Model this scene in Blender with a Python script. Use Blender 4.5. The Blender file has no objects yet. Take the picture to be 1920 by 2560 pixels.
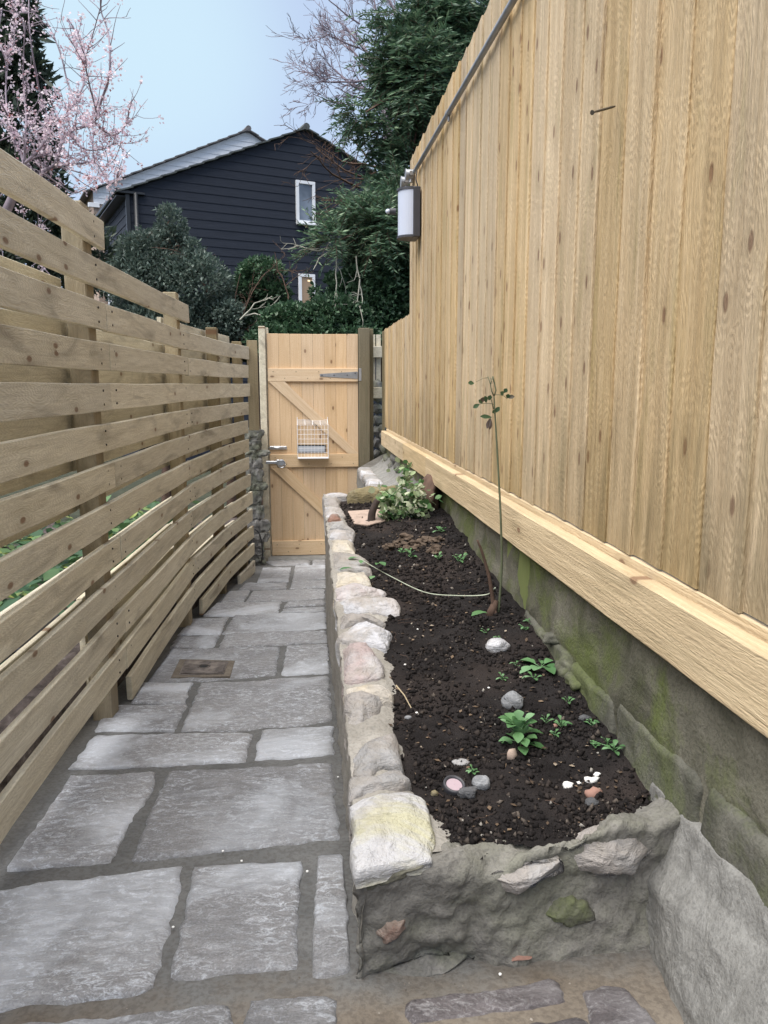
import bpy, bmesh, math, random
import numpy as np
from mathutils import Vector, noise, Matrix
random.seed(7); rng=np.random.default_rng(7)
sc=bpy.context.scene; col=sc.collection
R=math.radians
# ---------------------------------------------------------------- camera
F=1923.; HZ=959.; VX=752.; CZ=1.64
PIT=math.atan((1280-HZ)/F); YAW=math.atan((960-VX)*math.cos(PIT)/F)
FW=np.array([math.sin(YAW)*math.cos(PIT),math.cos(YAW)*math.cos(PIT),-math.sin(PIT)])
RT=np.array([math.cos(YAW),-math.sin(YAW),0.]); UP=np.cross(RT,FW); C0=np.array([0,0,CZ])
cd=bpy.data.cameras.new('camera'); cam=bpy.data.objects.new('camera',cd); col.objects.link(cam)
cam.location=(0,0,CZ); cam.rotation_euler=(R(90)-PIT,0,-YAW)
cd.sensor_fit='VERTICAL'; cd.sensor_height=24.; cd.lens=24.*F/2560.; cd.clip_end=2000; cd.clip_start=.05
sc.camera=cam
# ---------------------------------------------------------------- world, sun, exposure
SUN_EL,SUN_AZ=R(64),R(-122)     # azimuth from +Y towards +X
w=bpy.data.worlds.new("World"); sc.world=w; w.use_nodes=True
nt=w.node_tree; nt.nodes.clear()
def wn(t): return nt.nodes.new(t)
out=wn('ShaderNodeOutputWorld'); bg=wn('ShaderNodeBackground'); sky=wn('ShaderNodeTexSky')
sky.sky_type='NISHITA'; sky.sun_disc=False; sky.sun_elevation=SUN_EL; sky.sun_rotation=SUN_AZ
tc=wn('ShaderNodeTexCoord'); nz=wn('ShaderNodeTexNoise'); nz.inputs['Scale'].default_value=1.6; nz.inputs['Detail'].default_value=3; nz.inputs['Roughness'].default_value=.45
mp=wn('ShaderNodeMapping'); mp.inputs['Location'].default_value=(.35,.2,.1)
nt.links.new(tc.outputs['Generated'],mp.inputs[0]); nt.links.new(mp.outputs[0],nz.inputs['Vector'])
# the thin bright patch of cloud high on the left
dot=wn('ShaderNodeVectorMath'); dot.operation='DOT_PRODUCT'; dv=FW+RT*(330-960)/F+UP*(1280-120)/F; dv/=np.linalg.norm(dv); dot.inputs[1].default_value=tuple(dv)
nt.links.new(tc.outputs['Generated'],dot.inputs[0])
mr=wn('ShaderNodeMapRange'); mr.inputs[1].default_value=.980; mr.inputs[2].default_value=1.0; mr.interpolation_type='SMOOTHSTEP'
nt.links.new(dot.outputs['Value'],mr.inputs[0])
ad=wn('ShaderNodeMath'); ad.operation='MULTIPLY_ADD'; ad.inputs[1].default_value=.62
n2=wn('ShaderNodeMath'); n2.operation='MULTIPLY_ADD'; n2.inputs[1].default_value=.9; n2.inputs[2].default_value=-.30
nt.links.new(nz.outputs['Fac'],n2.inputs[0]); nt.links.new(mr.outputs[0],ad.inputs[0]); nt.links.new(n2.outputs[0],ad.inputs[2])
cr=wn('ShaderNodeValToRGB'); cr.color_ramp.elements[0].position=.1; cr.color_ramp.elements[1].position=.95
cr.color_ramp.elements[0].color=(.52,.63,.86,1); cr.color_ramp.elements[1].color=(.66,.87,.97,1)
nt.links.new(ad.outputs[0],cr.inputs[0])
vm=wn('ShaderNodeVectorMath'); vm.operation='SCALE'; vm.inputs['Scale'].default_value=4.3
nt.links.new(cr.outputs[0],vm.inputs[0])
mx=wn('ShaderNodeMix'); mx.data_type='RGBA'; mx.inputs[0].default_value=.93
nt.links.new(sky.outputs[0],mx.inputs[6]); nt.links.new(vm.outputs[0],mx.inputs[7])
nt.links.new(mx.outputs[2],bg.inputs[0]); bg.inputs[1].default_value=.05
nt.links.new(bg.outputs[0],out.inputs[0])
sd=bpy.data.lights.new('sun','SUN'); sd.energy=1.5; sd.angle=R(70); sd.color=(1.,.95,.87)
so=bpy.data.objects.new('sun',sd); col.objects.link(so)
sdir=Vector((math.sin(SUN_AZ)*math.cos(SUN_EL),math.cos(SUN_AZ)*math.cos(SUN_EL),math.sin(SUN_EL)))
so.rotation_euler=sdir.to_track_quat('Z','Y').to_euler(); so.location=(0,0,30)
sc.view_settings.view_transform='Standard'; sc.view_settings.look='None'; sc.view_settings.gamma=1; sc.view_settings.exposure=2.27
sc.cycles.use_denoising=True; sc.cycles.max_bounces=6
# ---------------------------------------------------------------- photo measuring helpers
def ray(x,y): return FW+RT*(x-960)/F+UP*(1280-y)/F
def atZ(x,y,z): d=ray(x,y); return C0+d*(z-CZ)/d[2]
def atX(x,y,X): d=ray(x,y); return C0+d*X/d[0]
def atY(x,y,Y): d=ray(x,y); return C0+d*Y/d[1]
gz=lambda y: .62-.088*max(y,-2)
wz=lambda y: .66+.068*y
def solve(x,y,fn):
    z=.6
    for _ in range(25):
        P=atZ(x,y,z); z=.5*z+.5*fn(P[0],P[1])
    P=atZ(x,y,z); P[2]=fn(P[0],P[1]); return P
def onpath(x,y,o=0): return solve(x,y,lambda X,Y: gz(Y)+o)
def onwall(x,y,o=0): return solve(x,y,lambda X,Y: wz(Y)+o)
def soilbase(X,Y):
    t=min(max((X-.15)/.6,0),1)
    l=wz(Y)-.035; r=.735+.1*min(max((Y-1.3)/.9,0),1)+.075*max(Y-2.2,0)*.9
    r=min(r,1.01)
    return l*(1-t)+r*t
def onsoil(x,y,o=0): return solve(x,y,lambda X,Y: soilbase(X,Y)+o)
def n3(v,s=1.,seed=0): return noise.noise(Vector((v[0]*s+seed*7.3,v[1]*s-seed*3.1,v[2]*s+seed*1.7)))
def fbm(v,s,seed=0,o=4): return noise.fractal(Vector((v[0]*s+seed*7.3,v[1]*s-seed*3.1,v[2]*s)),.9,2.1,o)
# ---------------------------------------------------------------- materials
MATS={}
class NB:
    def __init__(s,name,rough=.8,spec=.3):
        s.m=bpy.data.materials.new(name); s.m.use_nodes=True; s.t=s.m.node_tree; s.b=s.t.nodes['Principled BSDF']
        s.b.inputs['Roughness'].default_value=rough; s.b.inputs['Specular IOR Level'].default_value=spec
        s.tc=s.n('ShaderNodeTexCoord'); MATS[name]=s.m
    def n(s,t,**k):
        x=s.t.nodes.new(t)
        for a,b in k.items():
            if a.startswith('i_'): x.inputs[a[2:].replace('_',' ')].default_value=b
            else: setattr(x,a,b)
        return x
    def l(s,a,b): s.t.links.new(a,b)
    def math(s,op,a,b=None,c=None,clamp=False):
        x=s.n('ShaderNodeMath',operation=op); x.use_clamp=clamp
        for i,v in enumerate((a,b,c)):
            if v is None: continue
            if isinstance(v,(int,float)): x.inputs[i].default_value=v
            else: s.l(v,x.inputs[i])
        return x.outputs[0]
    def vec(s,scale=(1,1,1),rnd=True,rot=(0,0,0)):
        v=s.tc.outputs['Object']
        if rnd:
            oi=s.n('ShaderNodeObjectInfo'); c=s.n('ShaderNodeCombineXYZ')
            r=s.math('MULTIPLY',oi.outputs['Random'],37.); s.l(r,c.inputs[0]); s.l(s.math('MULTIPLY',oi.outputs['Random'],91.),c.inputs[1]); s.l(s.math('MULTIPLY',oi.outputs['Random'],53.),c.inputs[2])
            a=s.n('ShaderNodeVectorMath',operation='ADD'); s.l(v,a.inputs[0]); s.l(c.outputs[0],a.inputs[1]); v=a.outputs[0]
        if any(rot):
            r=s.n('ShaderNodeMapping'); r.inputs['Rotation'].default_value=rot; s.l(v,r.inputs[0]); v=r.outputs[0]
        m=s.n('ShaderNodeMapping'); m.inputs['Scale'].default_value=scale; s.l(v,m.inputs[0]); return m.outputs[0]
    def noise(s,vec,scale,detail=4,rough=.55,dist=0):
        x=s.n('ShaderNodeTexNoise'); s.l(vec,x.inputs['Vector']); x.inputs['Scale'].default_value=scale; x.inputs['Detail'].default_value=detail
        x.inputs['Roughness'].default_value=rough; x.inputs['Distortion'].default_value=dist; return x.outputs['Fac']
    def ramp(s,f,stops):
        r=s.n('ShaderNodeValToRGB'); s.l(f,r.inputs[0]); e=r.color_ramp.elements
        while len(e)<len(stops): e.new(.5)
        for x,(p,c) in zip(e,stops):
            x.position=p; x.color=(c if isinstance(c,tuple) else (c,c,c))+(1,)
        return r.outputs[0]
    def mix(s,f,a,b,mode='MIX'):
        x=s.n('ShaderNodeMix',data_type='RGBA',blend_type=mode)
        for i,v in ((0,f),(6,a),(7,b)):
            if isinstance(v,(int,float)): x.inputs[i].default_value=v
            elif isinstance(v,tuple): x.inputs[i].default_value=v+(1,)
            else: s.l(v,x.inputs[i])
        return x.outputs[2]
    def col(s,c):
        if isinstance(c,tuple): s.b.inputs['Base Color'].default_value=c+(1,)
        else: s.l(c,s.b.inputs['Base Color'])
        return s
    def bump(s,h,st=.3,d=.01):
        x=s.n('ShaderNodeBump'); x.inputs['Strength'].default_value=st; x.inputs['Distance'].default_value=d; s.l(h,x.inputs['Height']); s.l(x.outputs[0],s.b.inputs['Normal'])
def plain(name,c,rough=.6,metal=0,spec=.5,var=.0):
    b=NB(name,rough,spec); b.b.inputs['Metallic'].default_value=metal
    if var:
        f=b.noise(b.vec(),18,5,.6); b.col(b.mix(b.ramp(f,[(.3,0.),(.7,1.)]),tuple(x*(1-var) for x in c),tuple(min(1,x*(1+var)) for x in c))); b.bump(f,.15,.004)
    else: b.col(c)
    return b.m
def wood(name,light,mid,dark,axis='Y',knots=.75,bump=.35,stain=.35,stainc=(.13,.12,.06),rot=(0,0,0),rand=.25,saw=0.,sawsc=1.,satv=.2,deep='X',kcol=(.19,.105,.06),base_dirt=0,bands=.2,ringamt=.28,bandsc=24):
    b=NB(name,.78,.25)
    def sc3(al,ac): return {'X':(al,ac,ac),'Y':(ac,al,ac),'Z':(ac,ac,al)}[axis]
    v1=b.vec(sc3(.7,9),rot=rot); g=b.noise(v1,2.2,5,.6,1.6)
    v2=b.vec(sc3(3,150),rot=rot); fine=b.noise(v2,1.,3,.6)
    v3=b.vec(sc3(1.5,3.0),rot=rot); sx=b.n('ShaderNodeSeparateXYZ'); b.l(v3,sx.inputs[0]); cx=b.n('ShaderNodeCombineXYZ'); ax2=[q for q in 'XYZ' if q!=deep]
    b.l(sx.outputs['XYZ'.index(ax2[0])],cx.inputs[0]); b.l(sx.outputs['XYZ'.index(ax2[1])],cx.inputs[1])
    kn=b.n('ShaderNodeTexVoronoi',i_Scale=3.0,voronoi_dimensions='2D'); b.l(cx.outputs[0],kn.inputs['Vector'])
    # growth rings bending round the knots
    kd=b.math('MULTIPLY_ADD',kn.outputs['Distance'],1.6,b.math('MULTIPLY',g,1.2))
    rings=b.math('FRACT',b.math('MULTIPLY',kd,7.))
    rings=b.math('ABSOLUTE',b.math('SUBTRACT',rings,.5))
    c=b.mix(b.ramp(g,[(.3,0.),(.7,1.)]),mid,light)
    c=b.mix(b.math('MULTIPLY',b.ramp(rings,[(.25,0.),(.5,1.)]),ringamt),c,dark)
    c=b.mix(b.math('MULTIPLY',b.ramp(fine,[(.45,0.),(.75,1.)]),.35),c,dark)
    bd_=b.noise(b.vec(sc3(.35,bandsc),rot=rot),1.4,4,.65,.4); c=b.mix(b.math('MULTIPLY',b.ramp(bd_,[(.46,0.),(.60,1.)]),bands),c,tuple(.55*x+.45*y for x,y in zip(mid,dark)))
    st=b.noise(b.vec(sc3(1.1,6),rot=rot),1.7,4,.6,.6)
    c=b.mix(b.math('MULTIPLY',b.ramp(st,[(.54,0.),(.72,1.)]),stain),c,stainc)
    sep=b.n('ShaderNodeSeparateColor'); b.l(kn.outputs['Color'],sep.inputs[0])
    on=b.math('GREATER_THAN',sep.outputs[0],knots)
    k=b.math('MULTIPLY',b.ramp(kn.outputs['Distance'],[(.06,1.),(.10,0.)]),on)
    halo=b.math('MULTIPLY',b.ramp(kn.outputs['Distance'],[(.10,1.),(.34,0.)]),on)
    c=b.mix(b.math('MULTIPLY',halo,.35),c,tuple(.55*x+.25*y for x,y in zip(mid,dark)))
    c=b.mix(b.math('MULTIPLY',k,.8),c,kcol)
    if base_dirt:
        sz_=b.n('ShaderNodeSeparateXYZ'); b.l(b.tc.outputs['Object'],sz_.inputs[0]); dn=b.noise(b.vec(sc3(1.2,10),rot=rot),2.,4,.6)
        md=b.n('ShaderNodeMapRange'); b.l(b.math('MULTIPLY_ADD',dn,1.5,sz_.outputs[2]),md.inputs[0]); md.inputs[1].default_value=1.25; md.inputs[2].default_value=.55
        c=b.mix(b.math('MULTIPLY',md.outputs[0],base_dirt),c,(.21,.165,.09))
    oi=b.n('ShaderNodeObjectInfo'); hs=b.n('ShaderNodeHueSaturation')
    b.l(b.math('MULTIPLY_ADD',oi.outputs['Random'],rand*2,1-rand),hs.inputs['Value'])
    b.l(b.math('MULTIPLY_ADD',b.math('FRACT',b.math('MULTIPLY',oi.outputs['Random'],17.3)),satv*2,1-satv),hs.inputs['Saturation']); b.l(c,hs.inputs['Color'])
    b.col(hs.outputs[0])
    h=b.math('MULTIPLY_ADD',fine,.6,b.math('MULTIPLY',rings,ringamt*2))
    if saw:
        wv=b.vec(tuple(x for x in sc3(1,.25)),rot=rot); s1=b.noise(b.vec(sc3(9*sawsc,120*sawsc),rot=rot),1.,3,.7,.8)
        pt=b.ramp(b.noise(b.vec(sc3(1.2,5),rot=rot),1.5,2,.5),[(.42,0.),(.62,1.)])
        h=b.math('ADD',h,b.math('MULTIPLY',b.math('MULTIPLY',s1,pt),saw))
        blot=b.noise(b.vec(sc3(12,130),rot=rot),1.,4,.7); h=b.math('ADD',h,b.math('MULTIPLY',blot,saw*.6))
    b.bump(h,bump,.006); return b.m
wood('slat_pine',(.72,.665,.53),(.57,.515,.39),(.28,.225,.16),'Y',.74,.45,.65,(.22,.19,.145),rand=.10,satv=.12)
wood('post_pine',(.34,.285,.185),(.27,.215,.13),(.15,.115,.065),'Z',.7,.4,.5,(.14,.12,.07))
wood('board_pine',(.68,.535,.345),(.53,.40,.235),(.26,.165,.085),'Z',.52,.8,.6,(.31,.25,.12),ringamt=.24,rand=.15,saw=1.7,satv=.14,base_dirt=.95,bands=.5,bandsc=13)
wood('board_grey',(.60,.48,.31),(.47,.36,.22),(.26,.18,.11),'Z',.7,.8,.5,(.2,.18,.12),rand=.1,saw=1.2)
wood('gravel_pine',(.62,.495,.32),(.48,.37,.225),(.26,.185,.115),'Y',.82,.7,.35,(.20,.16,.09),rand=.08,saw=1.1,satv=.1,ringamt=.10,bands=.45)
wood('gate_board',(.72,.545,.36),(.64,.47,.30),(.45,.26,.12),'Z',.72,.12,.12,(.5,.3,.13),rand=.05,satv=.07,deep='Y')
wood('gate_rail',(.76,.59,.40),(.68,.51,.33),(.45,.27,.12),'X',.45,.12,.1,(.5,.3,.13),rand=.05,satv=.07,deep='Y')
wood('gate_brace',(.74,.57,.38),(.66,.49,.31),(.44,.26,.11),'X',.5,.12,.12,(.5,.3,.13),rot=(0,R(-44),0),rand=.06)
wood('dark_post',(.22,.19,.12),(.175,.148,.09),(.09,.07,.04),'Z',.8,.4,.5,(.10,.095,.05),rand=.1)
def greenpost():
    b=NB('algae_post',.8,.3); f=b.noise(b.vec((6,6,1)),3,5); b.col(b.mix(f,(.12,.15,.05),(.22,.25,.10))); b.bump(f,.4,.01)
greenpost()
def slab(name,a,c,white):
    b=NB(name,.68,.3); n1=b.noise(b.vec(),3.2,6,.62,.4)
    n2=b.noise(b.vec((12,21,20)),2.6,8,.8,1.0); n4=b.noise(b.vec((1,1,1)),5,3,.5)
    big=b.ramp(n1,[(.3,a),(.7,c)])
    msk=b.math('MULTIPLY',b.ramp(n2,[(.50,0.),(.585,1.)]),b.ramp(n4,[(.35,.35),(.6,1.)]))
    cc=b.mix(b.math('MULTIPLY',msk,.85),big,white)
    gr=b.noise(b.vec(),210,3,.6); cc=b.mix(b.math('MULTIPLY',b.ramp(gr,[(.38,1.),(.56,0.)]),.4),cc,tuple(x*.5 for x in a))
    pt=b.noise(b.vec(),1.7,4,.6,.8); cc=b.mix(b.math('MULTIPLY',b.ramp(pt,[(.50,0.),(.64,1.)]),.55),cc,white)
    oi=b.n('ShaderNodeObjectInfo'); hs=b.n('ShaderNodeHueSaturation'); b.l(b.math('MULTIPLY_ADD',oi.outputs['Random'],.3,.86),hs.inputs['Value']); b.l(cc,hs.inputs['Color']); b.col(hs.outputs[0])
    riv=b.noise(b.vec((9,18,10)),2.2,8,.75,.6); h=b.math('ADD',b.math('MULTIPLY',riv,1.),b.math('MULTIPLY',n1,.6)); b.bump(h,.9,.014)
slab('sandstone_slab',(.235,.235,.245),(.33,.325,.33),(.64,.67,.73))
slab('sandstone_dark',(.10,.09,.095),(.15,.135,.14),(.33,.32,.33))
def mortar():
    b=NB('joint_mortar',.85,.2); o=b.tc.outputs['Object']; sx=b.n('ShaderNodeSeparateXYZ'); b.l(o,sx.inputs[0])
    n1=b.noise(b.vec(rnd=False),6,6,.65); n2=b.noise(b.vec(rnd=False),90,3,.6)
    grey=b.ramp(n1,[(.3,(.10,.102,.102)),(.7,(.165,.165,.162))]); sand=b.ramp(n1,[(.3,(.13,.11,.09)),(.7,(.22,.19,.155))])
    e=b.math('ADD',sx.outputs[1],b.math('MULTIPLY',n1,.5)); f=b.n('ShaderNodeMapRange'); b.l(e,f.inputs[0]); f.inputs[1].default_value=1.62; f.inputs[2].default_value=1.46
    c=b.mix(f.outputs[0],grey,sand); c=b.mix(b.math('MULTIPLY',b.ramp(n2,[(.4,1.),(.55,0.)]),.35),c,(.06,.05,.045)); b.col(c)
    b.bump(b.math('ADD',n1,b.math('MULTIPLY',n2,.4)),.6,.012)
mortar()
def render_mat(name,a,c,green=0,streak=(1,1,1),bump=.5,red=0):
    b=NB(name,.88,.2); n1=b.noise(b.vec(streak,rnd=False),5,6,.62,.8); n2=b.noise(b.vec(rnd=False),2.1,5,.6,.4); n3_=b.noise(b.vec(rnd=False),130,3,.6)
    cc=b.ramp(n1,[(.32,a),(.68,c)])
    if green: cc=b.mix(b.math('MULTIPLY',b.ramp(b.noise(b.vec(rnd=False),3.2,8,.72,.3),[(.45,0.),(.60,1.)]),green),cc,(.115,.145,.04))
    if green: cc=b.mix(b.math('MULTIPLY',b.ramp(b.noise(b.vec((3,3,.8),rnd=False),3.4,4),[(.5,0.),(.66,1.)]),green*.6),cc,(.06,.065,.035))
    if red: cc=b.mix(b.math('MULTIPLY',b.ramp(n2,[(.55,0.),(.68,1.)]),red),cc,(.30,.16,.13))
    cc=b.mix(b.math('MULTIPLY',b.ramp(n3_,[(.38,1.),(.52,0.)]),.3),cc,tuple(x*.4 for x in a)); b.col(cc)
    b.bump(b.math('ADD',n1,b.math('MULTIPLY',n3_,.3)),bump,.012)
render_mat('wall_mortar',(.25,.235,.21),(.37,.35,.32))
render_mat('wall_mortar_shaded',(.15,.143,.13),(.25,.24,.222),.18,bump=.9)  # same mortar on the planter front, its shade painted in as darker colour
render_mat('mossy_render',(.095,.092,.07),(.22,.21,.17),.8,(1,.8,1.4),bump=.9)
render_mat('mossy_stone',(.085,.085,.07),(.18,.175,.15),.6,bump=.8)
render_mat('pale_mortar',(.185,.182,.172),(.29,.287,.275),.0,(2,4,3),bump=.7)
render_mat('pier_stone',(.10,.10,.10),(.26,.25,.24),.35,bump=.8)
def stone(name,a,c,patch,amt=.7,smear=.55):
    b=NB(name,.75,.3); n1=b.noise(b.vec(),7,6,.65,.6); n2=b.noise(b.vec(),3.3,5,.6,.8); n3_=b.noise(b.vec((3,3,12)),6,5,.7,1.)
    cc=b.ramp(n1,[(.3,a),(.68,c)]); cc=b.mix(b.math('MULTIPLY',b.ramp(n2,[(.46,0.),(.58,1.)]),amt),cc,patch)
    cc=b.mix(b.math('MULTIPLY',b.ramp(n3_,[(.36,1.),(.44,0.)]),.35),cc,tuple(x*.35 for x in a)); n5=b.noise(b.vec(),5.5,6,.7,.5); cc=b.mix(b.math('MULTIPLY',b.ramp(n5,[(.50,0.),(.60,1.)]),smear),cc,(.33,.30,.265)); b.col(cc)
    n6=b.noise(b.vec(),60,4,.7); b.bump(b.math('ADD',b.math('MULTIPLY',n6,.5),b.math('ADD',n1,b.math('MULTIPLY',n3_,.7))),.9,.02)
stone('stone_white',(.40,.40,.42),(.66,.67,.72),(.46,.40,.36),.6)
stone('stone_pink',(.40,.37,.37),(.58,.56,.57),(.40,.29,.28),.6)
stone('stone_yellow',(.40,.38,.26),(.53,.51,.37),(.50,.50,.54),.85,.35)
stone('stone_buff',(.47,.41,.32),(.62,.57,.48),(.58,.56,.55),.6)
stone('stone_grey',(.24,.235,.235),(.42,.415,.42),(.34,.30,.27),.6)
stone('stone_rust',(.16,.085,.06),(.30,.18,.14),(.34,.30,.28),.5)
stone('pebble_grey',(.16,.165,.175),(.27,.28,.30),(.36,.37,.39),.5,0)
stone('pebble_dark',(.07,.072,.078),(.12,.122,.13),(.17,.17,.18),.5,0)
stone('log_stone',(.20,.165,.09),(.32,.27,.15),(.13,.11,.06),.6,.2)
def soilm():
    b=NB('soil',.95,.15); n1=b.noise(b.vec(rnd=False),9,6,.7); n2=b.noise(b.vec(rnd=False),220,3,.6); n3_=b.noise(b.vec(rnd=False),2.2,3)
    c=b.ramp(n1,[(.3,(.012,.010,.010)),(.7,(.034,.030,.030))]); c=b.mix(b.math('MULTIPLY',b.ramp(n3_,[(.48,0.),(.62,1.)]),.6),c,(.055,.042,.037))
    c=b.mix(b.ramp(n2,[(.74,0.),(.78,1.)]),c,(.16,.13,.11)); b.col(c); b.bump(b.math('ADD',n1,n2),.9,.012)
soilm()
def crumbm():
    b=NB('soil_crumb',.95,.15); g=b.n('ShaderNodeNewGeometry'); b.col(b.ramp(g.outputs['Random Per Island'],[(0.,(.008,.007,.007)),(.75,(.022,.0185,.018)),(.95,(.042,.034,.030)),(.99,(.12,.10,.085)),(1.,(.34,.32,.29))]))
crumbm()
b=NB('brown_clod',.95,.1); n_=b.noise(b.vec(),30,5); b.col(b.ramp(n_,[(.3,(.06,.045,.035)),(.7,(.15,.115,.09))])); b.bump(n_,.7,.01)
def leafm(name,stops,rough=.5,trans=.25,edge=None):
    b=NB(name,rough,.4); g=b.n('ShaderNodeNewGeometry'); c=b.ramp(g.outputs['Random Per Island'],stops)
    big=b.noise(b.vec(rnd=False),1.3,3,.5); c=b.mix(b.math('MULTIPLY',b.ramp(big,[(.4,0.),(.65,1.)]),.35),c,tuple(x*.45 for x in stops[0][1]))
    b.col(c); tr=b.n('ShaderNodeBsdfTranslucent'); b.l(c,tr.inputs[0]); ms=b.n('ShaderNodeMixShader'); ms.inputs[0].default_value=trans
    b.l(b.b.outputs[0],ms.inputs[1]); b.l(tr.outputs[0],ms.inputs[2]); o=b.t.nodes['Material Output']; b.l(ms.outputs[0],o.inputs[0])
leafm('leaf_yew',[(0.,(.04,.08,.05)),(.5,(.09,.17,.10)),(.85,(.15,.25,.14)),(1.,(.26,.36,.21))])
leafm('leaf_greygreen',[(0.,(.06,.095,.08)),(.5,(.11,.155,.125)),(.85,(.18,.23,.195)),(1.,(.28,.32,.28))])
leafm('leaf_hedge',[(0.,(.03,.065,.035)),(.5,(.055,.12,.06)),(.9,(.10,.18,.095)),(1.,(.20,.28,.18))])
leafm('leaf_laurel',[(0.,(.03,.075,.035)),(.6,(.07,.15,.06)),(.85,(.13,.22,.09)),(1.,(.4,.45,.12))])
leafm('leaf_dark',[(0.,(.03,.05,.035)),(.6,(.055,.08,.055)),(1.,(.10,.13,.08))])
leafm('blossom_pink',[(0.,(.66,.50,.58)),(.5,(.80,.69,.75)),(.90,(.88,.81,.85)),(.96,(.40,.18,.20)),(1.,(.45,.18,.16))],trans=.4)
leafm('leaf_fresh',[(0.,(.08,.19,.07)),(.6,(.14,.29,.12)),(1.,(.24,.42,.22))])
leafm('leaf_ivy',[(0.,(.07,.17,.06)),(.3,(.14,.26,.10)),(.5,(.40,.48,.28)),(1.,(.72,.74,.58))])
leafm('leaf_rose',[(0.,(.03,.07,.03)),(.6,(.06,.11,.05)),(.9,(.10,.06,.05)),(1.,(.35,.42,.45))])
plain('bark_brown',(.10,.065,.05),.9,var=.4,spec=.2); plain('bark_grey',(.17,.16,.14),.9,var=.35,spec=.2); plain('bark_violet',(.25,.21,.245),.9,var=.3,spec=.2)
plain('bark_pale',(.33,.32,.27),.9,var=.3,spec=.2); plain('stem_green',(.10,.115,.065),.7,var=.2); plain('stem_pale',(.42,.46,.36),.7,var=.2); plain('stem_dark',(.05,.035,.03),.9,var=.3)
plain('galvanised',(.34,.35,.37),.45,.6,var=.15); plain('zinc',(.55,.57,.6),.3,.85); plain('white_wire',(.82,.82,.84),.35); plain('silver_flap',(.60,.65,.72),.3,.5); plain('black_plastic',(.02,.02,.022),.45)
plain('charcoal',(.045,.045,.052),.45,var=.1); plain('diffuser_white',(.50,.54,.64),.3); plain('rusty_screw',(.11,.095,.075),.5,.6)
plain('white_upvc',(.80,.81,.83),.35); plain('black_gutter',(.018,.02,.024),.4); plain('roof_tile',(.075,.085,.085),.8,var=.3); plain('roof_tile_far',(.12,.115,.12),.8,var=.3)
plain('terracotta',(.38,.29,.24),.8,var=.25); plain('brick_chip',(.30,.17,.135),.9,var=.2); plain('chalk',(.8,.79,.77),.8,var=.08); plain('pink_disc',(.42,.33,.37),.2); plain('concrete_sill',(.42,.43,.44),.85,var=.2)
plain('white_render',(.74,.76,.80),.7,var=.06); plain('wrought_iron',(.035,.037,.045),.4,.4); plain('straw',(.42,.34,.22),.8); plain('cable_black',(.012,.012,.014),.5); plain('curtain',(.55,.55,.56),.8)
b=NB('window_glass',.08,.6); n_=b.noise(b.vec(rnd=False),1.3,3); b.col(b.ramp(n_,[(.35,(.10,.12,.15)),(.65,(.30,.34,.40))])); b.b.inputs['Metallic'].default_value=.25
b=NB('window_warm',.12,.5); sx=b.n('ShaderNodeSeparateXYZ'); b.l(b.tc.outputs['Object'],sx.inputs[0]); b.col((.27,.19,.12)); b.b.inputs['Emission Color'].default_value=(1,.65,.4,1); b.b.inputs['Emission Strength'].default_value=.015
b=NB('lit_bulb',.3); b.col((.9,.7,.4)); b.b.inputs['Emission Color'].default_value=(1,.75,.45,1); b.b.inputs['Emission Strength'].default_value=.25
b=NB('black_siding',.7,.3); n_=b.noise(b.vec((1,1,30),rnd=False),3,5,.6,1.); b.col(b.ramp(n_,[(.3,(.014,.018,.028)),(.7,(.028,.034,.050))])); b.bump(n_,.5,.01)
def brickm():
    b=NB('buff_brick',.9,.2); br=b.n('ShaderNodeTexBrick'); b.l(b.vec((1,1,1),rnd=False,rot=(R(90),0,0)),br.inputs['Vector']); br.inputs['Scale'].default_value=4.4
    br.inputs['Color1'].default_value=(.42,.31,.24,1); br.inputs['Color2'].default_value=(.36,.26,.21,1); br.inputs['Mortar'].default_value=(.38,.34,.31,1); br.inputs['Mortar Size'].default_value=.02
    b.col(br.outputs[0])
brickm()
def lidm():
    b=NB('iron_lid',.7,.4); n1=b.noise(b.vec(),40,5,.7); n2=b.noise(b.vec(),9,5); c=b.ramp(n1,[(.35,(.05,.042,.04)),(.6,(.15,.13,.12))]); c=b.mix(b.ramp(n2,[(.5,0.),(.65,.8)]),c,(.27,.235,.21)); b.col(c); b.bump(n1,.6,.005)
lidm()
b=NB('garden_earth',.95,.1); n_=b.noise(b.vec(rnd=False),14,6,.75); b.col(b.ramp(n_,[(.35,(.035,.028,.026)),(.6,(.12,.10,.095)),(.75,(.3,.28,.27))])); b.bump(n_,.9,.03)
b=NB('rough_grass',.95,.1); n_=b.noise(b.vec(rnd=False),5,5,.7); b.col(b.ramp(n_,[(.3,(.025,.028,.02)),(.7,(.06,.065,.045))]))
M=MATS
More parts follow.
